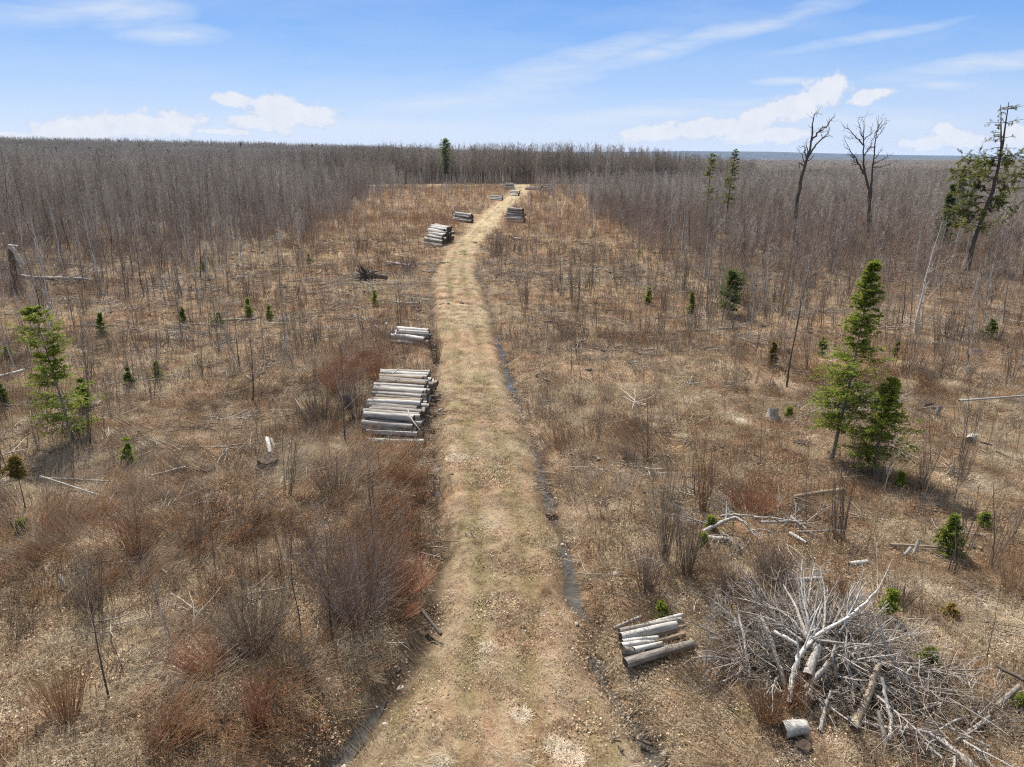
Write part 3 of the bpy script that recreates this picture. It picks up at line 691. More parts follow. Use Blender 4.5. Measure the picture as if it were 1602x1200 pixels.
# loose sticks lying on the big stack
def limb(name, pts, r0, r1, label, cat='branch', group=None, mat=None, n=7, twigs=0, tseed=0, wob=.0, ends=True, tw=(.35, .6), lvl2=2):
    """a bent pole, points (px, py, height) of the photograph; origin at its foot"""
    W_ = np.array([G(x, y, z) for x, y, z in pts]); W_[:, 2] += undul(W_[:, 0], W_[:, 1])
    o0 = W_[0].copy(); K = 4 * (len(W_) - 1) + 1; s = np.linspace(0, len(W_) - 1, K)
    r = np.random.default_rng(tseed + int(abs(pts[0][0] * 13 + pts[0][1] * 7)) % 99991)
    P = np.stack([np.interp(s, np.arange(len(W_)), W_[:, c]) for c in range(3)], 1) - o0
    if len(W_) > 2: P[1:-1] = .25 * P[:-2] + .5 * P[1:-1] + .25 * P[2:]
    P[1:-1] += r.normal(0, wob + r0 * .18, P[1:-1].shape)
    mb = MB(); RR = np.linspace(r0, r1, K) * r.uniform(.88, 1.12, K); mb.tubes(P[None], RR[None], n, .5, cap=1 if ends else False)
    if twigs:
        B, BR = spawn(r, P[None], RR[None], twigs, .25, 1, tw[0], tw[1], 5, .03, .12, .5, .006, .3)
        mb.tubes(B, BR, 4, r.uniform(.5, .9, len(B)))
        if lvl2:
            C, CR = spawn(r, B, BR, lvl2, .25, 1, .5, .6, 4, .02, .14, .6, .005); mb.tubes(C, CR, 3, r.uniform(.5, .9, len(C)))
    o = obj(name, mesh_of(mb, name, [mat or M_snag, M_end], True)); o.location = tuple(o0)
    return tag(o, label, cat, group)
limb('stick', [(613, 583, 1.3), (624, 575, 1.35)], .035, .02, 'short pale split stick lying on the far part of the big log stack', 'stick')
limb('stick', [(638, 640, 1.2), (641, 651, 1.15), (650, 663, 1.1), (657, 672, .95)], .035, .015, 'pale crooked stick lying across the near part of the big log stack', 'stick', twigs=2, lvl2=0)
limb('stick', [(608, 690, .3), (612, 680, .6), (616, 672, .8)], .025, .012, 'thin grey stick propped against the near face of the big log stack', 'stick')
limb('stick', [(686, 642, .08), (695, 638, .15)], .05, .04, 'short pale stick lying beside the big log stack on the path edge', 'stick')
# near logs at the right
NS = 'near right log pile'
log_px((969, 984), (1066, 967), .075, .32, .35, 'grey log along the far side of the near right log pile', me=LOGR[rl.integers(5)], group='logs of the ' + NS)
log_px((971, 994), (1058, 975), .12, .30, .28, 'thick split pale log second from the back of the near right log pile', me=LOGR[rl.integers(5)], group='logs of the ' + NS)
log_px((972, 1007), (1022, 1001), .085, .28, .2, 'short thin grey log in the middle of the near right log pile', me=LOGR[rl.integers(5)], group='logs of the ' + NS)
log_px((976, 1013), (1008, 1020), .08, .3, .2, 'short crooked grey log crossing in the near right log pile', me=LOGR[rl.integers(5)], group='logs of the ' + NS)
log_px((992, 1013), (1036, 1004), .065, .32, .22, 'pointed slender grey log beside the crossed ones in the near right pile', me=LOGR[rl.integers(5)], group='logs of the ' + NS)
log_px((978, 1034), (1085, 1005), .125, .2, .2, 'long thick pale log nearest the camera in the near right log pile', me=LOGR[rl.integers(5)], group='logs of the ' + NS)
log_px((976, 1024), (1052, 1012), .11, .1, .1, 'dark half hidden log at the bottom of the near right log pile', me=LOGR[rl.integers(5)], group='logs of the ' + NS, brown=True)
log_px((982, 999), (1060, 984), .06, .2, .2, 'slim dark log wedged below the thick split pale one in the near right pile', group='logs of the ' + NS, brown=True)
log_px((974, 1000), (1030, 994), .055, .3, .28, 'thin split grey piece under the thick pale log in the near right pile', me=LOGR[1], group='logs of the ' + NS)
log_px((1010, 1006), (1072, 990), .06, .12, .14, 'thin brown log lying behind the long thick one in the near right pile', group='logs of the ' + NS, brown=True)
log_px((960, 981), (1004, 962), .05, .12, .3, 'thin dark crooked log at the back corner of the near right pile', me=LOGR[rl.integers(5)], group='logs of the ' + NS, brown=True)
log_px((1010, 975), (1068, 960), .07, .12, .2, 'dark log behind the near right log pile under the green sprig', me=LOGR[rl.integers(5)], group='logs of the ' + NS, brown=True)
# loose logs and stumps
log_px((1225, 1139), (1262, 1136), .17, .19, .19, 'short thick pale log with a dark cut end below the brush pile', me=LOGS[1])
log_px((538, 612), (549, 634), .20, 1.35, .55, 'fat pale log end sticking up from the dark shrub by the big stack')
log_px((660, 952), (690, 990), .05, .12, .1, 'dark brown wet log lying in the left ditch beside the red shrub', me=LOGD[0])
log_px((418, 684), (422, 707), .10, .3, .12, 'pale flat log lying end on in the grass left of the big stack')
log_px((424, 684), (430, 700), .06, .3, .12, 'thin grey log leaning on the pale flat one left of the big stack')
log_px((91, 897), (103, 916), .055, .35, .1, 'short white log lying in grass at the left foreground')
log_px((118, 914), (101, 931), .04, .2, .1, 'thin pale stick lying next to the short white log at left', cat='stick')
log_px((615, 471), (656, 474), .09, .1, .12, 'thin pale log lying in the red grass left of the path')
log_px((604, 409), (642, 414), .16, .2, .3, 'white log lying among the purple stems left of the path')
log_px((1235, 833), (1262, 849), .05, .15, .1, 'thin white log in the grass right of the small brush pile')
log_px((1328, 884), (1357, 880), .06, .12, .15, 'short white log lying behind the brush pile')
log_px((1429, 871), (1437, 848), .05, .1, .5, 'upright pale splintered pole next to the small round spruce')
log_px((1415, 872), (1425, 860), .05, .1, .3, 'short pale splinter lying beside the upright pole')
log_px((1558, 1109), (1594, 1077), .06, .1, .3, 'white log lying at the right edge near the bottom')
log_px((1516, 690), (1522, 683), .16, .15, .2, 'small round pale log end in the brush at the right')
log_px((1466, 648), (1472, 636), .09, .1, .5, 'short white broken pole standing in the brush at the right')
log_px((1320, 770), (1240, 778), .09, .1, .12, 'dark brown log lying in grass under the twin spruces', brown=True)
log_px((330, 500), (400, 497), .09, .12, .12, 'dark fallen log among saplings at the left', brown=True)
log_px((345, 508), (300, 505), .07, .12, .12, 'thin dark fallen log in front of the longer one at left', brown=True)
log_px((413, 503), (447, 504), .08, .12, .12, 'grey log lying in the pale grass patch at left')
log_px((60, 745), (170, 750), .035, .2, .2, 'thin grey pole lying under the left spruce', cat='stick')
log_px((62, 742), (155, 772), .03, .3, .15, 'thin pale pole lying in purple brush at far left', cat='stick')
log_px((235, 742), (290, 728), .05, .1, .15, 'slim weathered pole lying in the grass near the small bright spruce', cat='stick')
log_px((0, 588), (38, 577), .07, .2, .3, 'pale fallen log at the far left edge')
log_px((800, 373), (815, 374), .2, .2, .25, 'short pale log lying near the stack right of the path')
log_px((1500, 628), (1602, 618), .05, .5, .6, 'long thin leaning pole in the brush at the right', cat='stick')
log_px((1090, 520), (1155, 515), .09, .12, .12, 'dark fallen log under the round pine', brown=True)
log_px((1392, 855), (1478, 862), .045, .1, .1, 'dark thin log behind the small round spruce', brown=True)
def stump(px, py, h, rad, label, roots=4, mat=None, tilt=(0, 0)):
    r = np.random.default_rng(int(px * 7 + py)); n = 14; K = 5; ang = np.arange(n) * 2 * np.pi / n
    z = np.linspace(-.05, h, K); mb = MB(); fl = 1 + .5 * np.exp(-z / (.25 * h)); V = np.zeros((K, n, 3))
    lob = 1 + .16 * np.sin(ang * roots + r.uniform(0, 6))
    for k in range(K):
        w = 1 + (lob - 1) * (1.6 - k * .3)
        V[k, :, 0] = rad * fl[k] * w * np.cos(ang); V[k, :, 1] = rad * fl[k] * w * np.sin(ang); V[k, :, 2] = z[k] + (r.normal(0, h * .07, n) if k == K - 1 else 0)
    i = np.arange(K - 1)[:, None] * n; j = np.arange(n)[None]
    mb.add(V, np.stack([i + j, i + (j + 1) % n, i + n + (j + 1) % n, i + n + j], -1).reshape(-1, 4), .5)
    a = np.arange(n); mb.add(np.vstack([V[-1], [[0, 0, h * .93]]]), None, .5, np.stack([a, (a + 1) % n, np.full(n, n)], 1), m=1)
    o = obj('stump', mesh_of(mb, 'stump', [mat or M_bark, M_end])); g = G(px, py); g[2] = ground_z(g[0], g[1])
    put(o, g, rx=tilt[0], ry=tilt[1]); return tag(o, label, 'stump')
stump(1256, 1170, .12, .15, 'low dark sawn stump directly below the short thick log')
stump(1208, 655, .45, .20, 'pale broken stump with dark base right of the straw tufts', mat=M_snag)
stump(1251, 696, .16, .22, 'low dark round stump left of the tall spruce trunk')
stump(1525, 560, .5, .3, 'weathered grey stump in the brush at the right', mat=M_snag)
stump(1452, 640, .3, .2, 'dark rotten stump among stems right of the twin spruces')
stump(420, 728, .3, .35, 'flat dark rotten stump left of the big log stack')
stump(862, 792, .18, .2, 'small mossy stump by the ditch water')
stump(325, 735, .2, .25, 'hollow dark stump in pale grass at left')
stump(1170, 300 + 180, .4, .3, 'dark stump right behind the round pine')
# root plate of a tipped tree, left of the path
def root_plate(px, py, s, label):
    g = G(px, py); r = np.random.default_rng(3); mb = MB(); N = 26; az = r.uniform(0, 2 * np.pi, N)
    P0 = np.zeros((N, 3)); P0[:, 2] = .35 * s
    D = np.stack([np.cos(az), r.normal(0, .35, N), np.sin(az) * .9 + .2], 1)
    P = path_from(r, P0, D, s * r.uniform(.5, 1, N), 5, -.02, .22); P[:, :, 2] = np.maximum(P[:, :, 2], .02)
    mb.tubes(P, .10 * s * r.uniform(.5, 1.2, N)[:, None] * np.linspace(1, .2, 5)[None], 5, r.uniform(.1, .5, N))
    mb.tubes(np.array([[[0, -.1, .35 * s], [.4 * s, .3 * s, .3 * s], [1.2 * s, .9 * s, .15]]]), np.array([[.22 * s, .17 * s, .13 * s]]), 9, .4, cap=1)
    o = obj('root_plate', mesh_of(mb, 'root_plate', [M_bark, M_end])); put(o, g); tag(o, label, 'root plate')
root_plate(572, 440, 1.5, 'upturned dark root mass of a tipped tree in the clearing left of the path')

# ------------------------------------------------------------------ big brush pile, lower right
BP = 'loose poles and branches of the brush pile'
L_ = lambda pts, r0, r1, lab, **k: limb('dead_branch', pts, r0, r1, lab, 'branch', BP, **k)
L_([(1231, 1077, .08), (1213, 1022, .55), (1190, 964, 1.0)], .06, .045, 'straight pale debarked pole leaning on the left side of the brush pile', mat=M_snag)
L_([(1236, 1100, .1), (1239, 1062, .35), (1250, 1027, .75), (1272, 1000, 1.0), (1325, 969, 1.25), (1365, 935, 1.6), (1380, 910, 1.9)], .075, .012, 'long bent white branch rising across the brush pile to the upper right', mat=M_birch, twigs=7)
L_([(1264, 1056, .55), (1280, 1010, .95)], .10, .09, 'thick short pale log end in the middle of the brush pile', mat=M_snag)
L_([(1261, 1077, .3), (1297, 1036, .85)], .06, .055, 'tan broken pole slanting up in the front of the brush pile', mat=M_snag)
L_([(1338, 1140, .08), (1355, 1092, .3), (1377, 1040, .8)], .10, .05, 'thick tapering brown pole leaning at the right front of the brush pile', mat=M_logbrown)
L_([(1337, 1096, .15), (1370, 1068, .5)], .065, .055, 'orange tan broken log piece at the right front of the brush pile', mat=M_logbrown)
L_([(1391, 1158, .05), (1395, 1130, .25), (1385, 1090, .6), (1380, 1060, .9)], .045, .03, 'white curved pole standing at the right end of the brush pile', mat=M_birch)
L_([(1432, 1101, .1), (1412, 1060, .55), (1394, 1032, .9), (1381, 1000, 1.3), (1377, 967, 1.7)], .055, .012, 'long grey branch with side twigs arching over the right of the pile', twigs=6)
L_([(1446, 1105, .08), (1427, 1080, .4), (1419, 1052, .8), (1426, 1046, .85)], .04, .022, 'hooked pale stick right of the brush pile beside the green sprig')
L_([(1247, 1008, .85), (1210, 987, 1.0)], .045, .04, 'short white stick lying across the left top of the brush pile', mat=M_birch)
L_([(1147, 1033, .1), (1174, 1024, .35)], .035, .03, 'thin pale stick pointing left out of the brush pile')
L_([(1172, 1057, .1), (1167, 1010, .5), (1156, 960, .9)], .045, .025, 'brown bent pole at the far left of the brush pile', mat=M_snag, twigs=3)
L_([(1282, 1142, .05), (1290, 1110, .25), (1300, 1080, .5)], .045, .025, 'thin tan branch sticking down out of the front of the brush pile', twigs=2)
L_([(1325, 1122, .12), (1375, 1136, .12), (1440, 1155, .1)], .045, .03, 'long grey stick lying on the ground right of the short thick log')
L_([(1387, 1165, .08), (1375, 1112, .5)], .055, .035, 'pale pointed post leaning beside the white curved pole')
L_([(1257, 1101, .2), (1269, 1077, .5)], .05, .04, 'short white stub between the two white poles of the brush pile', mat=M_birch)
L_([(1232, 908, .2), (1285, 906, .25)], .07, .06, 'grey log lying behind the top of the brush pile')
L_([(1430, 1037, .3), (1380, 1047, .5)], .12, .10, 'thick brown log half hidden at the right of the brush pile', mat=M_logbrown)
L_([(1270, 1003, .9), (1265, 975, 1.3), (1254, 930, 1.7), (1255, 875, 2.3)], .038, .008, 'tallest upright white branch at the top of the brush pile', mat=M_birch, twigs=6)
L_([(1270, 1003, .9), (1252, 950, 1.4), (1247, 893, 2.0)], .035, .008, 'grey forked branch just left of the tallest one in the pile', mat=M_snag, twigs=5)
L_([(1275, 1000, .9), (1274, 960, 1.3), (1280, 914, 1.8)], .035, .008, 'grey branch just right of the tallest one in the pile', mat=M_snag, twigs=5)
L_([(1277, 995, .9), (1280, 965, 1.3), (1288, 945, 1.5)], .03, .008, 'short crooked white branch in the centre top of the brush pile', mat=M_birch, twigs=4)
L_([(1262, 1000, .9), (1235, 965, 1.2), (1193, 940, 1.3)], .04, .008, 'grey branch fanning out to the upper left of the brush pile', mat=M_snag, twigs=6)
L_([(1255, 1003, .85), (1208, 968, 1.1), (1155, 954, 1.2)], .035, .008, 'low grey branch reaching farthest left from the brush pile', mat=M_snag, twigs=6)
L_([(1262, 995, .9), (1240, 940, 1.2), (1225, 915, 1.3)], .05, .012, 'grey broken branch at the back left of the brush pile', twigs=4)
L_([(1325, 969, 1.2), (1328, 935, 1.6), (1347, 908, 1.9)], .03, .007, 'slim branch forking up from the long bent white one', mat=M_snag, twigs=5)
L_([(1275, 1003, .95), (1330, 1008, 1.0), (1400, 1012, .9)], .03, .008, 'level grey branch reaching right from the middle of the pile', twigs=6)
L_([(1310, 1060, .4), (1300, 1030, .8), (1307, 1010, 1.0)], .045, .03, 'short dark standing stub in the middle of the brush pile', mat=M_snag)
L_([(1330, 1060, .4), (1322, 1030, .8), (1325, 985, 1.2)], .04, .012, 'grey crooked branch standing right of the pile centre', twigs=5)
L_([(1452, 1148, .15), (1495, 1178, .12), (1540, 1215, .1)], .085, .07, 'long thick grey log running off the bottom right corner')
L_([(1447, 1162, .3), (1475, 1187, .2)], .03, .02, 'white stick crossing the debris at the bottom right', mat=M_birch)
L_([(1395, 1136, .3), (1450, 1145, .35), (1500, 1180, .2)], .04, .025, 'grey branch arching over the debris at the bottom right', twigs=5)
L_([(1515, 1148, .1), (1548, 1122, .3)], .06, .03, 'curled grey branch lying at the right of the debris', twigs=3)
L_([(1440, 1105, .15), (1480, 1100, .4), (1400, 1122, .1)], .025, .015, 'thin grey stick over the bottom right debris')
L_([(1602, 1068, .4), (1560, 1045, .3)], .05, .04, 'dark pole lying at the right edge above the white log', mat=M_bark)
bpc = G(1285, 1020, .3); bpc[2] = 0
rb = np.random.default_rng(77)
def dead_branch_mesh(r, L):
    P = path_from(r, np.zeros((1, 3)), np.array([[1., 0, .12]]), np.array([L]), 8, .0, .10); r0 = .014 + .014 * L
    RR = (r0 * np.linspace(1, .25, 8))[None]; mb = MB(); mb.tubes(P, RR, 5, .6, cap=1)
    B, BR = spawn(r, P, RR, 8, .15, 1, .42, .6, 5, .01, .12, .6, .006, .4); mb.tubes(B, BR, 4, r.uniform(.4, .9, len(B)))
    C, CR = spawn(r, B, BR, 3, .2, 1, .5, .55, 4, .01, .14, .6, .005); mb.tubes(C, CR, 3, r.uniform(.4, .9, len(C)))
    return mb
DBR = [mesh_of(dead_branch_mesh(rb, L), 'dead_branch', [m, M_end], True) for L, m in ((1.5, M_snag), (2.0, M_snag), (1.3, M_barkgrey), (1.8, M_snag), (1.6, M_barkgrey), (1.1, M_bark))]
def pile(c, rx, ry, h, n, label, group, up=(.0, .7), smax=1.1, fan=.6):
    for i in range(n):
        a = rb.uniform(0, 2 * np.pi); q = rb.uniform(0, 1) ** .6
        x = c[0] + math.cos(a) * q * rx; y = c[1] + math.sin(a) * q * ry; z = ground_z(x, y) + .05 + h * (1 - q) * rb.uniform(.1, 1)
        bi = rb.integers(len(DBR)); o = obj('dead_branch', DBR[bi]); out = math.atan2((y - c[1]) / ry, (x - c[0]) / rx) if rb.uniform() < fan else rb.uniform(0, 6.28)
        put(o, (x, y, z), rz=out + rb.normal(0, .5), ry=-rb.uniform(*up), rx=rb.uniform(0, 6.28) * 0 + rb.normal(0, .5), s=rb.uniform(.6, smax))
        dx, dy = (x - c[0]) / rx, (y - c[1]) / ry; q_ = math.hypot(dx, dy)
        where = ('on top of' if z - ground_z(x, y) > .35 else 'in the middle of') if q_ < .45 else (('at the right end of' if dx > 0 else 'at the left end of') if abs(dx) > abs(dy) else ('behind' if dy > 0 else 'at the front of'))
        tag(o, '%s branch %s %s' % (['forked pale', 'silvery', 'short grey', 'long pale', 'bent grey', 'dark'][bi], where, label), 'branch', group)
pile(bpc + [0, .1, 0], 1.65, 1.25, .8, 125, 'the large brush pile', 'branches tangled in the large brush pile', up=(-.15, .75))
pile(G(1190, 1030), 1.0, .9, .3, 20, 'the left skirt of the large brush pile', 'branches in the skirt of the large brush pile', up=(-.1, .3), smax=.9)
pile(G(1490, 1160), 1.1, .7, .2, 18, 'the low heap at bottom right', 'branches in the bottom right debris heap', up=(-.1, .25), smax=.9)
pile(G(1165, 822), 1.7, 1.0, .5, 24, 'the small brush pile', 'branches in the small brush pile', up=(-.05, .35), smax=1.0)
SB = 'poles of the small brush pile'
limb('dead_branch', [(1098, 830, .1), (1118, 820, .3), (1150, 805, .5), (1165, 815, .5), (1192, 848, .1)], .08, .02, 'thick pale arched limb over the small brush pile', 'branch', SB, twigs=5)
limb('dead_branch', [(1105, 838, .1), (1140, 842, .12)], .09, .08, 'short thick pale log at the front of the small brush pile', 'branch', SB)
limb('dead_branch', [(1190, 815, .3), (1255, 815, .25)], .04, .03, 'level pale pole at the right of the small brush pile', 'branch', SB)
limb('dead_branch', [(1128, 805, .3), (1150, 802, .5), (1185, 806, .3)], .045, .02, 'pale pole along the back of the small brush pile', 'branch', SB, twigs=3)
limb('dead_branch', [(1058, 838, .1), (1062, 812, .9)], .03, .02, 'white stick standing left of the small brush pile', 'branch', SB)
limb('dead_branch', [(1237, 807, .2), (1262, 828, .1)], .04, .03, 'short pale stick crossing the level pole right of the small pile', 'branch', SB)
pile(G(180, 795), .9, .5, .25, 12, 'the small twig heap at the left', 'branches in the small left heap', up=(-.05, .2), smax=.6)
pile(G(70, 445), 3.0, 1.5, .9, 26, 'the fallen crown by the snag', 'branches of the fallen crown at far left', up=(-.1, .5), smax=1.7)
pile(G(1230, 495), 3, 1, .25, 16, 'the slash beyond the tallest spruce', 'branches in the slash behind the spruce', up=(-.05, .2), smax=1.1)
pile(G(1380, 640), 2.2, .8, .25, 14, 'the slash near the shorter spruce', 'branches in the slash right of the spruces', up=(-.05, .25), smax=.8)
BLOCK += [(bpc[0], bpc[1], 1.5), (*G(1165, 822)[:2], 1.0)]
# broken snag at far left
sg = limb('snag', [(24, 452, 0), (22, 430, 1.3), (17, 400, 3.0), (14, 382, 4.0)], .34, .16, 'broken dark snag with a pale splintered slab hanging from its top', 'snag', mat=M_bark, n=9)
def child_limb(parent, name, pts, r0, r1, mat, z=None):
    o = limb(name, pts, r0, r1, None, None, None, mat=mat); del_keys = [k for k in ('label', 'category') if k in o]
    for k in del_keys: del o[k]
    w = Vector(o.location); o.parent = parent; o.location = w - Vector(parent.location); return o
child_limb(sg, 'split_slab', [(15, 383, 4.0), (24, 395, 3.3), (36, 412, 2.3)], .17, .15, M_birch)
child_limb(sg, 'split_slab', [(22, 405, 2.6), (30, 418, 1.8), (36, 432, .9)], .2, .16, M_snag)
child_limb(sg, 'broken_top', [(13, 382, 4.1), (28, 384, 4.0)], .07, .05, M_birch)
limb('fallen_trunk', [(17, 429, 1.3), (50, 432, 1.0), (100, 433, .7), (160, 437, .4)], .2, .1, 'long pale fallen trunk propped against the broken snag', 'fallen trunk', mat=M_snag, twigs=8)

# ------------------------------------------------------------------ conifers
rc = np.random.default_rng(21)
def tree(name, tr, cr, g, label, cat, mats, rz=0, s=1, group=None, parts=('trunk', 'crown'), tint=.5):
    e = obj(name, None); tag(e, label, cat, group); g = np.array(g, float); g[2] = ground_z(g[0], g[1]) - .03
    put(e, g, rz=rz, s=s); a = obj(parts[0], mesh_of(tr, parts[0], [mats[0]], True), e); b = obj(parts[1], mesh_of(cr, parts[1], [mats[1]]), e)
    a['tint'] = tint; b['tint'] = tint; return e
def px_h(px_base, py_base, py_top):
    """height of an upright thing from its foot and top in the photograph"""
    g = G(px_base, py_base); d = ray(px_base, py_top); return max(.3, CAM_H + d[2] / d[1] * g[1])
g = G(1300, 722); h = px_h(1300, 722, 408); print('tall spruce', h)
tr, cr = conifer(rc, h, 1.3, n=46, per=7, t0=.17, droop=-.07, gaps=.08, dens=1.9, lean=(.075, 0), card=(.12, .034), trunk_r=.075,
                 profile=lambda q: np.interp(q, [0, .1, .25, .45, .52, .6, .8, .93, 1], [.7, 1, 1, .85, .4, .5, .38, .22, .05]))
tree('spruce', tr, cr, g, 'tallest bright green spruce with a gap in its crown, right of the path', 'spruce', (M_barkgrey, M_needle_y), tint=.5)
g = G(1362, 748); h = px_h(1362, 748, 592)
tr, cr = conifer(rc, h, 1.15, n=26, per=7, t0=.15, droop=-.09, gaps=.03, dens=1.9, lean=(.05, 0), card=(.12, .034), trunk_r=.055, profile=lambda q: np.interp(q, [0, .15, .5, 1], [.75, 1, .8, .1]))
tree('spruce', tr, cr, g, 'shorter dense spruce leaning against the tallest one', 'spruce', (M_bark, M_needle_y), tint=.6)
g = G(115, 690); h = px_h(115, 690, 474)
tr, cr = conifer(rc, h, 1.4, n=30, per=6, t0=.12, droop=-.05, gaps=.10, dens=2.0, lean=(-.10, 0), card=(.12, .036), trunk_r=.07, profile=lambda q: np.interp(q, [0, .15, .35, .5, .56, .64, .8, 1], [.7, 1, .85, .6, .25, .75, .62, .12]))
tree('spruce', tr, cr, g, 'tall spruce with two tiers of green boughs at the left', 'spruce', (M_barkgrey, M_needle_y), tint=.55)
small = [  # base px, py, top py, half width m, needles, label
 (133, 640, 588, .42, 'n', 'short bushy spruce touching the right side of the tall left spruce'),
 (203, 724, 678, .38, 'y', 'small bright yellow green spruce in the left clearing'),
 (389, 497, 466, .42, 'y', 'small upright spruce left of the paler patch, the left one of two'),
 (424, 501, 475, .42, 'n', 'small upright spruce beside the grey log, the right one of two'),
 (587, 477, 452, .42, 'y', 'small bright spruce in the red grass below the root mass'),
 (250, 593, 560, .34, 'y', 'thin bright spruce in grass behind the left clearing'),
 (203, 606, 574, .36, 'd', 'dull green small spruce left of the thin bright one'),
 (161, 524, 488, .38, 'd', 'narrow dull spruce right of the tall left spruce top'),
 (343, 510, 486, .6, 'd', 'low wide dark green spruce beside the dark fallen logs'),
 (288, 505, 478, .4, 'd', 'thin dim spruce among grey stems left of the fallen logs'),
 (484, 412, 395, .75, 'd', 'dark low spruce far off at the left side of the clearing'),
 (318, 428, 408, .8, 'd', 'dark low spruce in the thicket far left of the path'),
 (1483, 876, 812, .48, 'n', 'rounded dense dark green spruce at the right foreground'),
 (1538, 830, 806, .3, 'n', 'tiny green spruce behind the rounded dense one'),
 (1386, 974, 928, .30, 'y', 'small bright spruce above the right end of the brush pile'),
 (1450, 1056, 1020, .38, 'y', 'low bright green fir sprig right of the brush pile'),
 (1080, 496, 458, .5, 'n', 'small narrow spruce left of the round pine'),
 (1015, 478, 448, .38, 'y', 'thin bright spruce farther left of the round pine'),
 (1549, 532, 498, .7, 'd', 'dark bushy spruce in the thicket at the right edge'),
 (1400, 562, 536, .3, 'n', 'tiny narrow spruce right of the tallest spruce'),
 (1285, 560, 530, .55, 'd', 'dark small spruce half hidden left of the tallest spruce'),
 (1205, 575, 538, .4, 'o', 'thin olive brown spruce on a bare stem right of the path'),
 (1232, 655, 638, .22, 'y', 'tiny bright sprig right of the pale broken stump'),
 (1408, 770, 745, .2, 'y', 'tiny bright sprig below the twin spruces'),
 (966, 330, 318, .9, 'd', 'small dark spruce far off right of the path'),
 (8, 640, 600, .5, 'd', 'dull green small spruce cut by the left edge'),
 (15, 560, 540, .5, 'y', 'low bright spruce at the left edge behind the tall one'),
 (1000, 400, 388, .5, 'y', 'tiny bright spruce far off among pale saplings'),
 (1112, 828, 805, .2, 'y', 'tiny green sprig at the left end of the small brush pile'),
 (1100, 855, 832, .2, 'y', 'second tiny green sprig in front of the small brush pile'),
 (1035, 962, 936, .22, 'y', 'bright green sprig growing behind the near right log pile'),
 (1487, 968, 948, .26, 'o', 'yellowish green low sprig at the right, below the round spruce'),
 (35, 832, 812, .22, 'y', 'tiny green sprig at the left edge in dry grass'),
 (1595, 1110, 1090, .2, 'n', 'tiny sprig at the right edge near the white log'),
]
MN = dict(n=M_needle, y=M_needle_y, d=M_needle, o=M_needle_o)
for (px, py, pt, w, k, lab) in small:
    g = G(px, py); h = px_h(px, py, pt); w = max(w, h * .28)
    far = g[1] > 55; nn = int(np.clip(h * 12, 11, 22))
    tr, cr = conifer(rc, h, w, n=nn, per=5, t0=.06, droop=.02, gaps=.12, dens=.7 if not far else .5, wob=.12, card=(.11 if h < 1.2 else .15, .036), profile=lambda q: (1 - q) ** 1.0 * (.6 + .4 * min(1, q / .2)) + .03, trunk_r=.02 + h * .008)
    tree('spruce', tr, cr, g, lab, 'spruce', (M_bark, MN[k]), tint=rc.uniform(.3, .5) if k == 'd' else rc.uniform(.5, .8), group='small spruces of the clearing')
g = G(40, 795); h = px_h(40, 795, 710)
tr, cr = conifer(rc, h, .42, n=16, per=6, t0=.62, droop=-.02, dens=1, trunk_r=.02, card=(.12, .03)); tree('spruce', tr, cr, g, 'thin bare stemmed spruce with a rusty orange top at the left edge', 'spruce', (M_bark, M_needle_o), tint=.6)
g = G(1140, 496); h = px_h(1140, 496, 424)
tr, cr = conifer(rc, h, 1.1, n=16, per=8, t0=.12, droop=.05, dens=1.1, card=(.2, .045), profile=lambda q: np.interp(q, [0, .3, .6, 1], [.8, 1, .85, .35])); tree('pine', tr, cr, g, 'round bushy dark green pine at the edge of the right thicket', 'pine', (M_bark, M_needle_d), tint=.8)
for (px, py, pt, w, lab, ln) in [(1103, 362, 238, 1.5, 'left one of two thin ragged spruces rising above the right thicket', .02), (1133, 362, 232, 1.4, 'right one of two thin ragged spruces rising above the right thicket', .05)]:
    g = G(px, py); h = px_h(px, py, pt)
    tr, cr = conifer(rc, h, w, n=26, per=4, t0=.35, droop=-.08, gaps=.28, dens=.7, card=(.32, .08), trunk_r=.14, lean=(ln, 0), profile=lambda q: np.interp(q, [0, .5, .9, 1], [1, .8, .35, .1])); tree('spruce', tr, cr, g, lab, 'spruce', (M_bark, M_hem), tint=.7)
for (px, py, pt, w, lab) in [(1472, 400, 285, 1.1, 'dark slim spruce in front of the leaning hemlock, lower one of two'), (1494, 345, 257, 1.3, 'dark pointed spruce behind the leaning hemlock, upper one of two')]:
    g = G(px, py); h = px_h(px, py, pt)
    tr, cr = conifer(rc, h, w, n=26, per=7, t0=.2, droop=-.12, dens=.8, card=(.3, .08), profile=lambda q: (1 - q) ** .8 + .05); tree('spruce', tr, cr, g, lab, 'spruce', (M_bark, M_needle_d), tint=.6)
g = G(699, 287); h = px_h(699, 287, 217); BLOCK.append((g[0], g[1] + 3, 5)); BLOCK.append((g[0], g[1] - 12, 7)); BLOCK.append((g[0], g[1] - 26, 7)); BLOCK.append((g[0] - 2, g[1] - 44, 8))
tr, cr = conifer(rc, h, 3.3, n=36, per=7, t0=.22, droop=-.05, gaps=.05, dens=.8, card=(.6, .17), trunk_r=.25, profile=lambda q: np.interp(q, [0, .3, .7, .92, 1], [.75, 1, .85, .55, .2])); tree('pine', tr, cr, g, 'lone tall dark green pine standing at the forest edge', 'pine', (M_bark, M_needle), tint=.75)
for (px, py, pt) in [(830, 288, 240), (560, 300, 262), (470, 330, 262), (90, 330, 262)]:
    pass
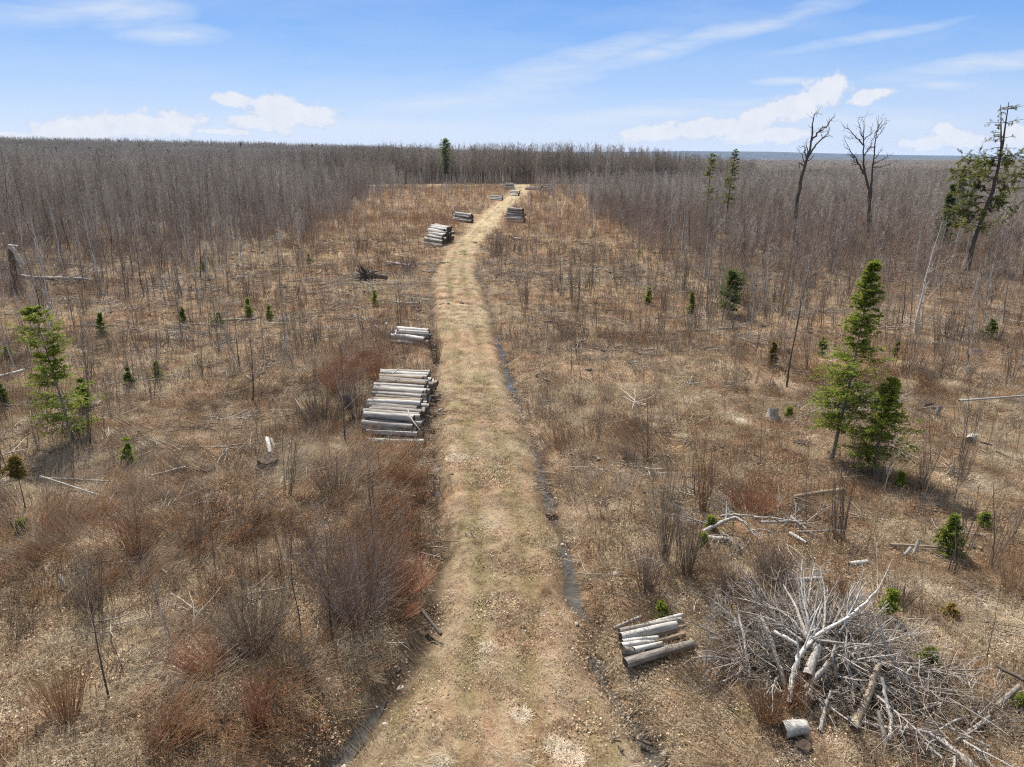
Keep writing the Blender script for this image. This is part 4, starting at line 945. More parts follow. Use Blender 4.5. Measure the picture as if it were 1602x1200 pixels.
# leaning hemlock at the right edge
def leaning_hemlock():
    foot = G(1512, 425); y = foot[1]
    pts = [(1512, 425), (1524, 380), (1538, 340), (1552, 300), (1560, 262), (1568, 225), (1574, 190), (1578, 160)]
    P = []
    for (px, py) in pts:
        d = ray(px, py); t = (y + 1.5 * len(P) / 8) / d[1]; P.append([d[0] * t, y + 1.5 * len(P) / 8, CAM_H + d[2] * t])
    P = np.array(P); P[0, 2] = -.1; o0 = P[0].copy(); s = np.linspace(0, 7, 15); T = np.stack([np.interp(s, np.arange(8), P[:, c]) for c in range(3)], 1) - o0
    T[1:-1] += rc.normal(0, .04, T[1:-1].shape)
    TR = np.interp(s, [0, 1, 3, 5, 7], [.27, .21, .17, .10, .03])
    tr = MB(); tr.tubes(T[None], TR[None], 9, .3)
    T2 = T[9:].copy(); T2 = T2 + np.linspace(0, 1, len(T2))[:, None] * np.array([-.55, .3, -.2]); T2[0] = T[9]
    T2R = np.interp(np.linspace(0, 1, len(T2)), [0, 1], [.1, .02]); tr.tubes(T2[None], T2R[None], 6, .3)
    cr = MB(); r = rc
    H = T[-1, 2]
    for (parent, pr, t0, t1, n, L, per) in [(T, TR, .2, .64, 56, 3.9, 9), (T, TR, .6, .97, 20, 1.9, 4), (T2, T2R, .1, .95, 12, .9, 4)]:
        K = len(parent); t = r.uniform(t0, t1, n); sg = t * (K - 1); i = np.clip(np.floor(sg).astype(int), 0, K - 2); f = (sg - i)[:, None]
        P0 = parent[i] * (1 - f) + parent[i + 1] * f; az = r.uniform(0, 2 * np.pi, n); az = np.where(r.uniform(size=n) < .5, np.where(np.cos(az) > 0, az * .5, az), az)
        D = np.stack([np.cos(az), np.sin(az), r.normal(.15, .12, n)], 1); LL = L * r.uniform(.35, 1.1, n)
        B = path_from(r, P0, D, LL, 6, -.045, .09); BR = .035 * np.linspace(1, .25, 6)[None] * np.ones((n, 1)); tr.tubes(B, BR, 4, .3)
        tw, twr = spawn(r, B, BR, per, .25, 1, .38, .8, 4, -.06, .08, .4, .008, .4)
        if per < 6:
            k = r.uniform(size=len(tw)) < .8; tw = tw[k]
            tr.tubes(tw, np.full((len(tw), 4), .008), 3, .2)
        else: tr.tubes(tw, twr, 3, .2)
        c = 40 if per > 6 else 7; idx = np.repeat(np.arange(len(tw)), c); t = r.uniform(.1, 1, len(idx)) * 3; ii_ = np.clip(np.floor(t).astype(int), 0, 2); ff = (t - ii_)[:, None]
        C = tw[idx, ii_] * (1 - ff) + tw[idx, ii_ + 1] * ff + r.normal(0, .05, (len(idx), 3)); D2 = nrm(nrm(tw[idx, ii_ + 1] - tw[idx, ii_]) + r.normal(0, .5, C.shape) * np.array([1, 1, .4]))
        S2 = nrm(np.cross(D2, nrm(r.normal(0, .4, C.shape) + np.array([0, 0, 1.])))); Ls = .34 * r.uniform(.5, 1.3, len(idx))
        cr.cards(C, D2, S2, Ls, .065 * r.uniform(.6, 1.3, len(idx)), np.clip(r.uniform(.1, .7, len(tw))[idx] + r.normal(0, .1, len(idx)) + .1, 0, 1))
    e = obj('hemlock', None); e.location = tuple(o0); tag(e, 'large leaning hemlock with drooping green boughs and a ragged forked top', 'hemlock')
    a = obj('trunk', mesh_of(tr, 'trunk', [M_bark], True), e); b = obj('crown', mesh_of(cr, 'crown', [M_hem]), e); b['tint'] = .75
leaning_hemlock()
# big dead trees above the right thicket
def dead_tree(foot, line, limbs, r0, label, seed, depth=0):
    """trunk and main limbs as photo outlines on a plane at the foot's distance, each limb swung out of that plane"""
    f = G(*foot); y = f[1]; r = np.random.default_rng(seed)
    def W_(p, dy):
        d = ray(*p); t = (y + dy) / d[1]; return np.array([d[0] * t, y + dy, CAM_H + d[2] * t])
    T = np.array([W_(p, 0) for p in line]); T[0, 2] = -.1; o0 = T[0].copy(); T = T - o0
    s = np.linspace(0, len(T) - 1, 3 * (len(T) - 1) + 1); TT = np.stack([np.interp(s, np.arange(len(T)), T[:, c]) for c in range(3)], 1)
    TT[1:-1] += r.normal(0, .05, TT[1:-1].shape); TR = r0 * (1 - .93 * np.linspace(0, 1, len(s)) ** .85)
    tr = MB(); tr.tubes(TT[None], TR[None], 9, .35); cr = MB()
    for (pts, rr, swing) in limbs:
        K = len(pts); Lp = np.array([W_(p, 0) for p in pts]) - o0; ln = np.linalg.norm(Lp[-1] - Lp[0]); Lp[:, 1] += np.linspace(0, 1, K) * swing * ln
        s = np.linspace(0, K - 1, 4 * (K - 1) + 1); P = np.stack([np.interp(s, np.arange(K), Lp[:, c]) for c in range(3)], 1); P[1:] += r.normal(0, .06, P[1:].shape)
        RR = 1.35 * rr * np.linspace(1, .18, len(s)); tr.tubes(P[None], RR[None], 6, .35)
        B, BR = spawn(r, P[None], RR[None], 9, .2, 1, .28, .7, 5, .06, .2, .5, .018, .35); cr.tubes(B, BR, 4, .35)
        C, CR = spawn(r, B, BR, 2, .3, 1, .5, .6, 4, .03, .2, .6, .013); cr.tubes(C, CR, 3, .35)
    B, BR = spawn(r, TT[None], TR[None], 14, .35, .99, .1, 1.0, 5, .05, .2, .35, .02, .2); cr.tubes(B, BR, 4, .3)
    e = obj('dead_tree', None); e.location = tuple(o0); tag(e, label, 'dead tree')
    obj('trunk', mesh_of(tr, 'trunk', [M_bark], True), e); obj('twigs', mesh_of(cr, 'twigs', [M_bark]), e)
zx = lambda X, Y: (1220 + X / 5.715, 150 + Y / 5.715)
dead_tree((1240, 376), [(1240, 376), zx(160, 900), zx(205, 700), zx(235, 580), zx(270, 480), zx(290, 380), zx(295, 250), zx(310, 160), zx(345, 150)],
  [([zx(245, 560), zx(320, 450), zx(390, 390), zx(450, 345), zx(490, 275)], .12, .3), ([zx(285, 400), zx(345, 320), zx(400, 280), zx(440, 215), zx(455, 190)], .10, -.3),
   ([zx(345, 320), zx(380, 290), zx(470, 250)], .06, .4), ([zx(235, 560), zx(215, 500), zx(200, 455), zx(140, 455)], .07, -.4), ([zx(215, 620), zx(175, 600), zx(180, 680)], .08, .2),
   ([zx(250, 520), zx(245, 440), zx(260, 400)], .05, .5), ([zx(240, 590), zx(280, 560), zx(300, 545)], .06, -.2), ([zx(225, 600), zx(205, 530), zx(180, 480)], .06, .3)],
  .30, 'dark dead tree with crooked limbs, left one of the trio on the skyline', 5)
dead_tree((1357, 374), [(1357, 374), zx(800, 1000), zx(800, 850), zx(770, 720), zx(750, 620), zx(745, 500), zx(745, 370), zx(750, 270), zx(738, 180)],
  [([zx(750, 690), zx(690, 600), zx(640, 540), zx(565, 465)], .11, -.3), ([zx(690, 600), zx(660, 520), zx(605, 370)], .06, .3), ([zx(742, 440), zx(700, 380), zx(640, 310), zx(575, 255)], .07, .2),
   ([zx(743, 370), zx(700, 300), zx(670, 210)], .06, -.3), ([zx(745, 560), zx(790, 480), zx(850, 430)], .06, .3), ([zx(748, 400), zx(800, 340), zx(815, 260)], .06, -.2), ([zx(742, 440), zx(710, 390), zx(610, 370)], .04, .4)],
  .25, 'dead tree with upswept limbs, middle one of the trio on the skyline', 6)
dead_tree((1368, 372), [(1366, 372), zx(805, 1000), zx(815, 850), zx(825, 700), zx(838, 600), zx(850, 480), zx(865, 360), zx(878, 260), zx(880, 170)],
  [([zx(870, 320), zx(915, 280), zx(975, 215)], .05, .3), ([zx(872, 300), zx(890, 250), zx(935, 190)], .04, -.3), ([zx(840, 600), zx(930, 570), zx(1020, 520)], .07, .2), ([zx(838, 640), zx(940, 620), zx(1040, 570)], .06, -.3),
   ([zx(850, 560), zx(890, 520), zx(940, 470)], .05, .3), ([zx(862, 380), zx(900, 320), zx(930, 250)], .05, -.2), ([zx(850, 450), zx(800, 480), zx(770, 530)], .05, .4), ([zx(866, 310), zx(810, 400), zx(780, 470)], .05, -.4)],
  .22, 'slender straight dead tree touching the middle one on the skyline', 7)

# ------------------------------------------------------------------ pale individual saplings and birches
def one_tree(px, py, pt, r0, label, bark, twig, seed, lean=(0, 0), **k):
    g = G(px, py); h = px_h(px, py, pt); r = np.random.default_rng(seed); kw = dict(n1=16, n2=4, n3=2, t0=.25, ang=.7, ratio=.36, up=.12, rmin=.004); kw.update(k)
    tr, cr = bare_tree(r, h, r0, lean=lean, **kw); tree('bare_tree' if h > 4 else 'sapling', tr, cr, g, label, 'tree' if h > 4 else 'sapling', (bark, twig), tint=k.get('tint', .8))
one_tree(1101, 1062, 925, .022, 'small pale grey sapling between the near log pile and the brush pile', M_snag, M_wood, 1, t0=.4, rmin=.005)
one_tree(273, 1032, 905, .015, 'small white leafless sapling in the left foreground', M_birch, M_wood, 2, lean=(-.08, 0), rmin=.004, n2=2, n3=0, ang=.35)
one_tree(70, 440, 335, .09, 'white barked birch with a curved limb above the fallen trunk at left', M_birch, M_wood, 3, n1=9)
one_tree(371, 415, 325, .09, 'white trunked birch snag standing in the left thicket', M_birch, M_wood, 4, n1=6, n2=2, n3=0, lean=(-.04, 0))
one_tree(300, 420, 335, .06, 'pale leaning birch left of the white trunked snag', M_birch, M_wood, 5, n1=7, lean=(-.1, 0))
one_tree(1065, 400, 320, .06, 'pale slender birch in the right thicket near the two ragged spruces', M_birch, M_wood, 6, n1=9)
one_tree(1432, 520, 345, .10, 'pale forked dead birch in front of the slim dark spruce', M_birch, M_wood, 8, n1=8, lean=(.12, 0), n2=3)
one_tree(1105, 490, 330, .05, 'grey branching sapling left of the round pine', M_barkgrey, M_wood, 9, n1=12)
one_tree(1230, 610, 380, .05, 'dark forked tree leaning behind the tallest spruce', M_bark, M_stem, 10, n1=10, lean=(.06, 0), t0=.45)
one_tree(1245, 520, 400, .06, 'pale grey thin tree left of the tallest spruce', M_barkgrey, M_wood, 11, n1=9)
one_tree(1487, 420, 300, .07, 'pale dead stem standing in the hemlock boughs', M_birch, M_wood, 12, n1=7, n2=2, n3=0)
one_tree(520, 1000, 800, .022, 'dark upright sapling in the middle of the red shrub at left', M_bark, M_stem, 13, n1=10, t0=.35, ang=.4)
one_tree(470, 985, 800, .018, 'slim dark sapling at the left side of the red shrub', M_bark, M_stem, 14, n1=10, t0=.35, ang=.4)
one_tree(170, 1090, 880, .022, 'dark thin sapling standing in grass at the left foreground', M_bark, M_stem, 15, n1=9, t0=.4, ang=.4)
one_tree(540, 690, 540, .03, 'dark branching sapling behind the fat pale log end', M_bark, M_purple, 16, n1=12, t0=.3)
one_tree(893, 585, 490, .02, 'thin dark sapling beside the round twiggy shrub right of the path', M_bark, M_stem, 17, n1=10)
one_tree(932, 955, 870, .010, 'thin dark stem standing beside the ditch water', M_bark, M_stem, 18, n1=4, n2=0, n3=0)
one_tree(585, 880, 700, .02, 'dark thin sapling behind the red shrub', M_bark, M_stem, 19, n1=9, t0=.4, ang=.4)
one_tree(335, 880, 720, .018, 'grey brown sapling in the grass left of the olive shrub', M_barkgrey, M_stem, 20, n1=8, ang=.5)

# ------------------------------------------------------------------ shrubs, one by one
rs = np.random.default_rng(31)
def one_shrub(px, py, w, ht, n, mat, label, lean=(0, 0), rad=.006, sub=4, group=None, tint=.5, bend=.06, spread=None, ratio=.35):
    """w, ht: width and height in photo pixels"""
    g = G(px, py); dep = g[1] * math.cos(PITCH) + CAM_H * math.sin(PITCH); wm = w / F * dep; hm = px_h(px, py, py - ht)
    hm = min(hm, 3.5); mb = shrub(rs, n, hm, spread if spread else min(1.3, wm * .5 / hm), rad, sub, lean, base=wm * .18, bend=bend, ratio=ratio)
    o = obj('shrub', mesh_of(mb, 'shrub', [mat])); g[2] = ground_z(g[0], g[1]) - .02; put(o, g, rz=0, tint=tint); tag(o, label, 'shrub', group)
one_shrub(505, 662, 110, 60, 170, M_stem, 'dense dark twiggy shrub around the fat pale log end', tint=.12, sub=6)
one_shrub(560, 655, 70, 75, 110, M_purple, 'purple grey shrub pressed against the left side of the big stack', tint=.3, sub=5)
one_shrub(530, 615, 90, 75, 130, M_redb, 'pinkish red upright shrub behind the dark one', tint=.75, sub=4)
one_shrub(590, 590, 60, 70, 90, M_redb, 'rosy upright stems behind the big log stack', tint=.7, sub=4)
one_shrub(560, 965, 190, 165, 230, M_purple, 'large purple brown shrub in the left foreground by the path', tint=.5, sub=5, rad=.007)
one_shrub(600, 900, 130, 90, 150, M_red, 'grey pink back part of shrubs beside the left ditch', tint=.7, sub=4)
one_shrub(630, 925, 90, 60, 170, M_redb, 'bright red stemmed shrub leaning over the left ditch', lean=(.75, .1), tint=.75, sub=3, bend=.03)
one_shrub(625, 955, 80, 40, 110, M_redb, 'lower orange red stems leaning out above the brown wet log', lean=(.6, -.1), tint=.55, sub=3)
one_shrub(525, 775, 90, 65, 120, M_stem, 'olive brown round shrub in front of the big stack', tint=.45, sub=5)
one_shrub(635, 762, 60, 35, 70, M_red, 'low pinkish shrub between the olive one and the left ditch', tint=.8, sub=4)
one_shrub(1210, 915, 100, 55, 190, M_stem, 'dense olive tan shrub just behind the brush pile', tint=.52, sub=7)
one_shrub(1150, 935, 90, 55, 150, M_stem, 'grey brown shrub left of the olive tan one', tint=.38, sub=6)
one_shrub(1010, 925, 60, 80, 70, M_purple, 'purple upright shrub behind the near right log pile', tint=.4)
one_shrub(1075, 900, 50, 120, 60, M_stem, 'tall thin brown stems right of the purple shrub', tint=.3, spread=.25)
one_shrub(1040, 880, 36, 160, 46, M_stem, 'tallest clump of straight brown stems left of the small brush pile', tint=.3, spread=.18, sub=2)
one_shrub(1100, 800, 24, 120, 40, M_red, 'narrow clump of straight tan red stems behind the small brush pile', tint=.4, spread=.15, sub=2)
one_shrub(885, 528, 60, 44, 110, M_purple, 'round dark purple shrub standing alone right of the path', tint=.35, sub=5)
one_shrub(776, 402, 40, 40, 90, M_purple, 'purple grey shrub on the right side of the path bend', tint=.6, sub=4, rad=.01)
one_shrub(682, 560, 22, 62, 60, M_stem, 'narrow dark shrub at the right end of the low stack', tint=.15, spread=.3)
one_shrub(1175, 800, 110, 50, 190, M_redb, 'low wide maroon shrub above the small brush pile', tint=.4, sub=5)
one_shrub(985, 725, 44, 40, 60, M_purple, 'small purple shrub right of the ditch', tint=.4)
one_shrub(1375, 760, 30, 90, 40, M_stem, 'slim grey brown stems below the shorter spruce', tint=.4, spread=.25)
one_shrub(1340, 740, 30, 60, 40, M_stem, 'slim grey stems between the two spruce trunks', tint=.4, spread=.3)
one_shrub(1440, 775, 30, 80, 36, M_stem, 'thin upright brown stems right of the twin spruces', tint=.3, spread=.2)
one_shrub(1585, 935, 90, 70, 110, M_red, 'pale pinkish shrub bent over at the right edge', lean=(.3, .3), tint=.9, sub=3)
one_shrub(400, 1010, 150, 90, 230, M_stem, 'broad grey olive shrub in the left foreground', tint=.5, sub=5)
one_shrub(450, 1060, 120, 60, 150, M_stem, 'lower dark olive shrub nearer the camera at left', tint=.3, sub=5)
one_shrub(250, 1160, 140, 70, 180, M_red, 'red brown flattened stems at the bottom left', lean=(.9, .35), tint=.5, sub=2)
one_shrub(330, 1050, 130, 60, 170, M_redb, 'flattened rusty stems right of the white sapling', lean=(-.9, -.2), tint=.6, sub=2)
one_shrub(410, 1140, 60, 90, 60, M_redb, 'orange upright stems by the bottom left ditch', tint=.55, spread=.25)
one_shrub(100, 1120, 110, 90, 120, M_red, 'mixed rusty stems in the bottom left corner', tint=.5, sub=3)
one_shrub(150, 960, 80, 110, 70, M_stem, 'tall thin brown stems at the left foreground', tint=.35, spread=.35)
one_shrub(215, 870, 70, 90, 60, M_red, 'thin reddish upright stems in the left clearing', tint=.35, spread=.3)
one_shrub(820, 465, 30, 22, 60, M_stem, 'small dark shrub right of the ditch before the bend', tint=.2)
one_shrub(1500, 760, 40, 60, 40, M_stem, 'loose brown stems at the right by the log end', tint=.35, spread=.3)
one_shrub(1245, 1110, 60, 60, 70, M_red, 'rusty stems growing up through the front of the brush pile', tint=.45)
one_shrub(1200, 1130, 70, 60, 90, M_red, 'red brown stems left of the short thick log', tint=.5)
one_shrub(1410, 950, 60, 40, 80, M_stem, 'dark low shrub behind the right end of the brush pile', tint=.15)
one_shrub(1310, 935, 60, 30, 90, M_red, 'dark rusty low shrub above the brush pile', tint=.2)
one_shrub(640, 425, 36, 30, 80, M_purple, 'purple upright shrub left of the path bend', tint=.4, rad=.009)
one_shrub(300, 860, 60, 50, 70, M_stem, 'small grey brown shrub in the left grass', tint=.6)
# pale straw tussocks and stones, one by one
def one_tussock(px, py, rad, h, n, label, tint=.95):
    g = G(px, py); BLOCK.append((g[0], g[1] - .4, rad * 1.5)); mb = grass_tuft(rs, int(n * 1.5), rad, h * .75, 1.15, .010, 5); mb.a = [.62 + .38 * q_ for q_ in mb.a]; o = obj('grass_tussock', mesh_of(mb, 'grass_tussock', [M_grass]))
    g[2] = ground_z(g[0], g[1]); put(o, g, tint=tint); tag(o, label, 'grass tussock', 'pale straw tussocks')
for a in [(1022, 612, .38, .4, 520, 'pale straw tussock nearest the path on the right'), (1132, 655, .5, .42, 700, 'largest bleached straw tussock right of the path'), (1158, 662, .42, .4, 520, 'bleached straw tussock touching the largest one'),
          (1070, 682, .35, .3, 400, 'low pale tussock left of and below the largest'), (1282, 690, .5, .3, 520, 'pale flattened straw behind the tall spruce trunk'), (515, 702, .45, .35, 560, 'yellow straw tussock in front of the big stack'),
          (762, 1008, .14, .28, 240, 'whitish grass tuft in the middle of the path'), (815, 1115, .2, .25, 260, 'pale straw tuft near the bottom of the path'), (890, 1180, .3, .3, 380, 'pale bent tuft at the bottom right of the path'),
          (868, 1162, .2, .25, 240, 'pale tuft beside the bent one at the path bottom'), (715, 716, .45, .2, 520, 'whitish flat grass patch at the left side of the path'), (690, 1190, .2, .25, 240, 'pale tuft at the bottom left of the path'),
          (430, 525, .8, .25, 620, 'bleached grass patch beside the grey log at left'), (1448, 1040, .1, .1, 30, 'tiny dry tuft below the fir sprig')]:
    one_tussock(*a)
def stone(px, py, s, label):
    r = np.random.default_rng(int(px + py)); n = 9; m = 6; V = []
    for k in range(m + 1):
        th = math.pi * k / m
        for j in range(n):
            ph = 2 * math.pi * j / n; q = 1 + r.normal(0, .09)
            V.append([math.sin(th) * math.cos(ph) * q, math.sin(th) * math.sin(ph) * .75 * q, math.cos(th) * .55 * q])
    V = np.array(V) * s; Q = [[k * n + j, (k + 1) * n + j, (k + 1) * n + (j + 1) % n, k * n + (j + 1) % n] for k in range(m) for j in range(n)]
    mb = MB(); mb.add(V, Q, .5); o = obj('stone', mesh_of(mb, 'stone', [M_stone], True)); g = G(px, py); g[2] = ground_z(g[0], g[1]) + s * .25; put(o, g, rz=r.uniform(0, 6)); tag(o, label, 'stone', 'pale stones')
for a in [(625, 1046, .085, 'largest whitish stone at the head of the bottom left ditch'), (600, 1110, .06, 'pale stone on the bank of the bottom left ditch'), (535, 1166, .07, 'pinkish white stone in the bottom left ditch water'), (963, 896, .12, 'flat light stone right of the ditch water'),
          (908, 932, .06, 'small pale stone at the ditch water edge'), (902, 964, .065, 'round pale stone left of the ditch water'), (822, 983, .035, 'tiny white stone on the path'), (514, 1060, .09, 'mossy stone in grass left of the ditch'), (866, 843, .06, 'small pink stone in the rocky ditch'),
          (886, 850, .08, 'grey stone in the rocky ditch'), (880, 836, .07, 'dull stone beside the pink one in the rocky ditch')]:
    stone(*a)

# ------------------------------------------------------------------ thicket and forest: the individual trees
rt = np.random.default_rng(90)
def merged(tr, cr, mt=0, mc=1):
    m = MB()
    for src, mi in ((tr, mt), (cr, mc)):
        V, A, Q, T, qm, tm = src.arrays(); m.add(V, Q, A, m=mi)
    return m
# unit protos, heights 1 scaled later would thin the twigs: each kind is built near its real height
SAP = [bare_tree(rt, 3.0, .016, n1=12, n2=3, n3=1, t0=.22, ang=.5, ratio=.34, up=.16, rmin=.0045) for _ in range(7)]     # saplings ~3 m
YNG = [bare_tree(rt, 6.0, .065, n1=16, n2=4, n3=2, t0=.22, ang=.55, ratio=.3, up=.2, rmin=.0075) for _ in range(8)]       # young trees ~6 m
TAL = [bare_tree(rt, 11., .10, n1=20, n2=5, n3=2, t0=.30, ang=.6, ratio=.27, up=.22, rmin=.0125) for _ in range(8)]       # grown trees ~11 m
LOW = [bare_tree(rt, 4.5, .03, n1=20, n2=5, n3=2, t0=.1, ang=.5, ratio=.42, up=.2, rmin=.0095) for _ in range(5)]         # dense alder-like
def tree_pos():
    # candidate positions over the wooded part of the seen wedge
    out = []
    x, y = area_pts(44000, 28, 372, half=.82, pad=4); u = x / y
    un = u + (fbm(x, y, 26, 203, 3) - .5) * .16 * sstep(60, 110, y) * (y < 316); nz = (fbm(x, y, 14, 201) - .5) * 22 + (fbm(x, y, 30, 202) - .5) * .5 * np.maximum(y - 55, 0)
    ds = [y - bound(un + k_) + nz for k_ in (-.11, -.05, 0, .05, .11)]; d = ds[2]; dm = np.mean([np.clip(q_, -40, 200) for q_ in ds], 0)
    p = np.mean([np.interp(q_ / np.maximum(1, y / 75.), [-34, -18, -8, 0, 12, 30], [.03, .09, .17, .30, .42, .62]) for q_ in ds], 0); p = np.where(y > 316, 1, p) * np.clip(.35 + 2.2 * (fbm(x, y, 11, 209, 2) - .28), .1, 1)
    front = np.maximum(sstep(.26, .42, -u), sstep(.14, .3, u)) * sstep(25, 40, y) * (d < 4) * np.clip(3.2 * (fbm(x, y, 5, 210, 2) - .36), 0, 1)
    p = np.maximum(p, .5 * front)
    p = p * np.where(u > 0, np.interp(y, [40, 100, 140], [.55, .8, 1]), 1) * np.where(roadt(x, y) < 1.8, 0, 1) * np.where((np.abs(y - 313) < 9) & (np.abs(x) < 95), 0, 1)
    k = rt.uniform(size=len(x)) < p; x, y, d, u, dm = x[k], y[k], d[k], u[k], dm[k]
    n = len(x); q = rt.uniform(.6, 1.18, n) * np.where((rt.uniform(size=n) < .06) & (y < 300), 1.3, 1)
    hl = np.interp(dm, [-15, 0, 30, 90, 200], [4.2, 5.0, 6.6, 8.8, 10.5]); hr = np.interp(dm, [-15, 0, 30, 120, 300], [4.4, 5.2, 5.4, 5.6, 6.0])
    mixu = sstep(-.02, .1, u); h = (hl * (1 - mixu) + hr * mixu)
    wall = (np.abs(u) < .33) & (y > 316); h = np.where(wall, np.interp(u, [-.33, -.2, .1, .22, .33], [11.5, 14.5, 15, 12, 9]), h) * q
    return x, y, h, wall
tx, ty, th, twall = tree_pos()
fam = np.where(th < 3.3, 0, np.where(th < 8, 1, 2)); lowk = (tx / ty > .05) & (th < 6.5) & (rt.uniform(size=len(tx)) < .3); fam = np.where(lowk, 3, fam)
FH = [3.0, 6.0, 11.0, 4.5]; FAM = [SAP, YNG, TAL, LOW]
ok = keep(tx, ty); tx, ty, th, fam = tx[ok], ty[ok], th[ok], fam[ok]
seen = (np.abs(tx / ty) < .75); big = np.where(seen, th / np.hypot(tx, ty), 0)
order = np.argsort(-big); ind = order[:295]; rest = order[285:]
print('trees', len(tx))
def landmark(u, y):
    if u < -.55: return 'behind the broken snag'
    if u < -.36: return 'behind the white trunked snag'
    if u < -.16: return 'left of the tall stack'
    if u < .10: return 'at the end of the path'
    if u < .33: return 'around the two ragged spruces'
    if u < .50: return 'beyond the tallest spruce'
    return 'around the leaning hemlock'
MT = [[], [], [], []]
for f_, F_ in enumerate(FAM):
    for (tr, cr) in F_:
        MT[f_].append([(mesh_of(tr, 'trunk', [b], True), mesh_of(cr, 'crown', [c])) for b, c in ((M_barkgrey, M_stem), (M_birch, M_wood), (M_bark, M_purple))])
for i in ind:
    f_ = fam[i]; pal = rt.choice(3, p=[.45, .35, .2]); k = rt.integers(len(FAM[f_])); a, b = MT[f_][k][pal]
    u = tx[i] / ty[i]; side = 'left' if u < -.05 else 'right'; dist = 'near the clearing edge' if ty[i] - bound(u) < 12 else 'deep in the thicket'
    look = ['grey stemmed', 'pale barked', 'dark stemmed'][pal]; size = {0: 'thin low', 1: 'slender', 2: 'tall', 3: 'bushy'}[f_]
    e = obj('bare_tree', None); s = th[i] / FH[f_]
    put(e, (tx[i], ty[i], ground_z(tx[i], ty[i]) - .05), rz=rt.uniform(0, 6.28), rx=rt.normal(0, .05), ry=rt.normal(0, .05), s=s)
    lm = landmark(u, ty[i])
    tag(e, '%s %s leafless tree %s, %s' % (size, look, dist, lm), 'tree', '%s %s leafless trees %s, %s' % (size, look, dist, lm))
    for nme, me in (('trunk', a), ('crown', b)):
        o = obj(nme, me, e); o['tint'] = float(rt.uniform(.3, .8))
# the rest of the thicket and the forest edge
def scat_trees(name, sel, label, tintf):
    protos = []; base = []; 
    for f_, F_ in enumerate(FAM):
        base.append(len(protos))
        for (tr, cr) in F_: protos.append(merged(tr, cr, 0, 1))
        for (tr, cr) in F_[:2]: protos.append(merged(tr, cr, 2, 2))
        for (tr, cr) in F_[2:5]: protos.append(merged(tr, cr, 3, 3))
    cnt = [len(F_) + 5 for F_ in FAM]
    f_ = fam[sel]; idx = np.array(base)[f_]; nf = np.array([len(F_) for F_ in FAM])[f_]; q = rt.uniform(size=len(sel)); q = np.where((ty[sel] > 314) & (q < .3), .77, q)
    loc = np.where(q < .72, (rt.uniform(size=len(sel)) * nf).astype(int), np.where(q < .90, nf + (rt.uniform(size=len(sel)) * 2).astype(int), nf + 2 + (rt.uniform(size=len(sel)) * 3).astype(int)))
    s = th[sel] / np.array(FH)[f_]; pos = xyz(tx[sel], ty[sel], -.05); rot = rots(len(sel), .05)
    t = np.clip(tintf(tx[sel], ty[sel]) + rt.normal(0, .24, len(sel)), 0, 1)
    scatter(name, protos, pos, rot, s, idx + loc, t, [M_trunk, M_forest, M_wood, M_purple], label, 'thicket')
scat_trees('thicket', rest, 'dense grey brown thicket of bare young trees with a forest edge behind', lambda x, y: np.where(y > 316, .3, .52) + 1.15 * (fbm(x, y, 22, 303) - .5))
# forest beyond, tree groups to the far hills
def clump(r, n, rad, h0, h1, tw=.03):
    m = MB()
    for i in range(n):
        h = r.uniform(h0, h1); tr, cr = bare_tree(r, h, .12, n1=16, n2=5, n3=1, t0=.35, ang=.6, ratio=.27, up=.22, rmin=tw)
        a = r.uniform(0, 6.28); q = rad * math.sqrt(r.uniform())
        for src in (tr, cr):
            V, A, Q, T, qm, tm = src.arrays(); m.add(V + np.array([math.cos(a) * q, math.sin(a) * q, 0]), Q, np.clip(A + r.normal(0, .1), 0, 1), m=0)
    return m
CL = [clump(rt, 9, 7, 8, 12.5) for _ in range(6)]
CLd = []
for _ in range(2):
    m = MB()
    for i in range(3):
        tr, cr = conifer(rt, rt.uniform(8, 11), 1.6, n=18, per=6, dens=.5, card=(.7, .25)); a = rt.uniform(0, 6.28); q = 5
        for src, mi in ((tr, 0), (cr, 1)):
            V, A, Q, T, qm, tm = src.arrays(); m.add(V + np.array([math.cos(a) * q, math.sin(a) * q, 0]), Q, A, m=mi)
    CLd.append(m)
def far_wood(name, n, d0, d1, scl, label, pw=.55):
    x, y = area_pts(n, d0, d1, half=.84, pad=10, pw=pw); u = x / y
    h = np.interp(u, [-.8, -.2, .05, .2, .8], [1., 1.0, .95, .52, .45]) * scl * rt.uniform(.85, 1.15, n)
    dk = (rt.uniform(size=n) < .035) | ((fbm(x, y, 260, 411) > .70) & (rt.uniform(size=n) < .5) & (y > 900))
    idx = np.where(dk, len(CL) + rt.integers(0, 2, n), rt.integers(0, len(CL), n))
    t = np.clip(.5 + .25 * sstep(.05, .2, u) + .9 * (fbm(x, y, 120, 404) - .5) + rt.normal(0, .12, n), 0, 1)
    w = np.clip(h, .9, 3); scatter(name, CL + CLd, xyz(x, y, -.3), rots(n, .02), np.stack([w, w, h], 1), idx, t, [M_forest, M_needle_d], label, 'forest')
far_wood('forest', 9000, 345, 1000, 1.0, 'leafless grey forest beyond the clearing and on the rise at left')
far_wood('distant_forest', 13000, 950, 3600, 1.12, 'distant grey woods reaching to the horizon', pw=.2)

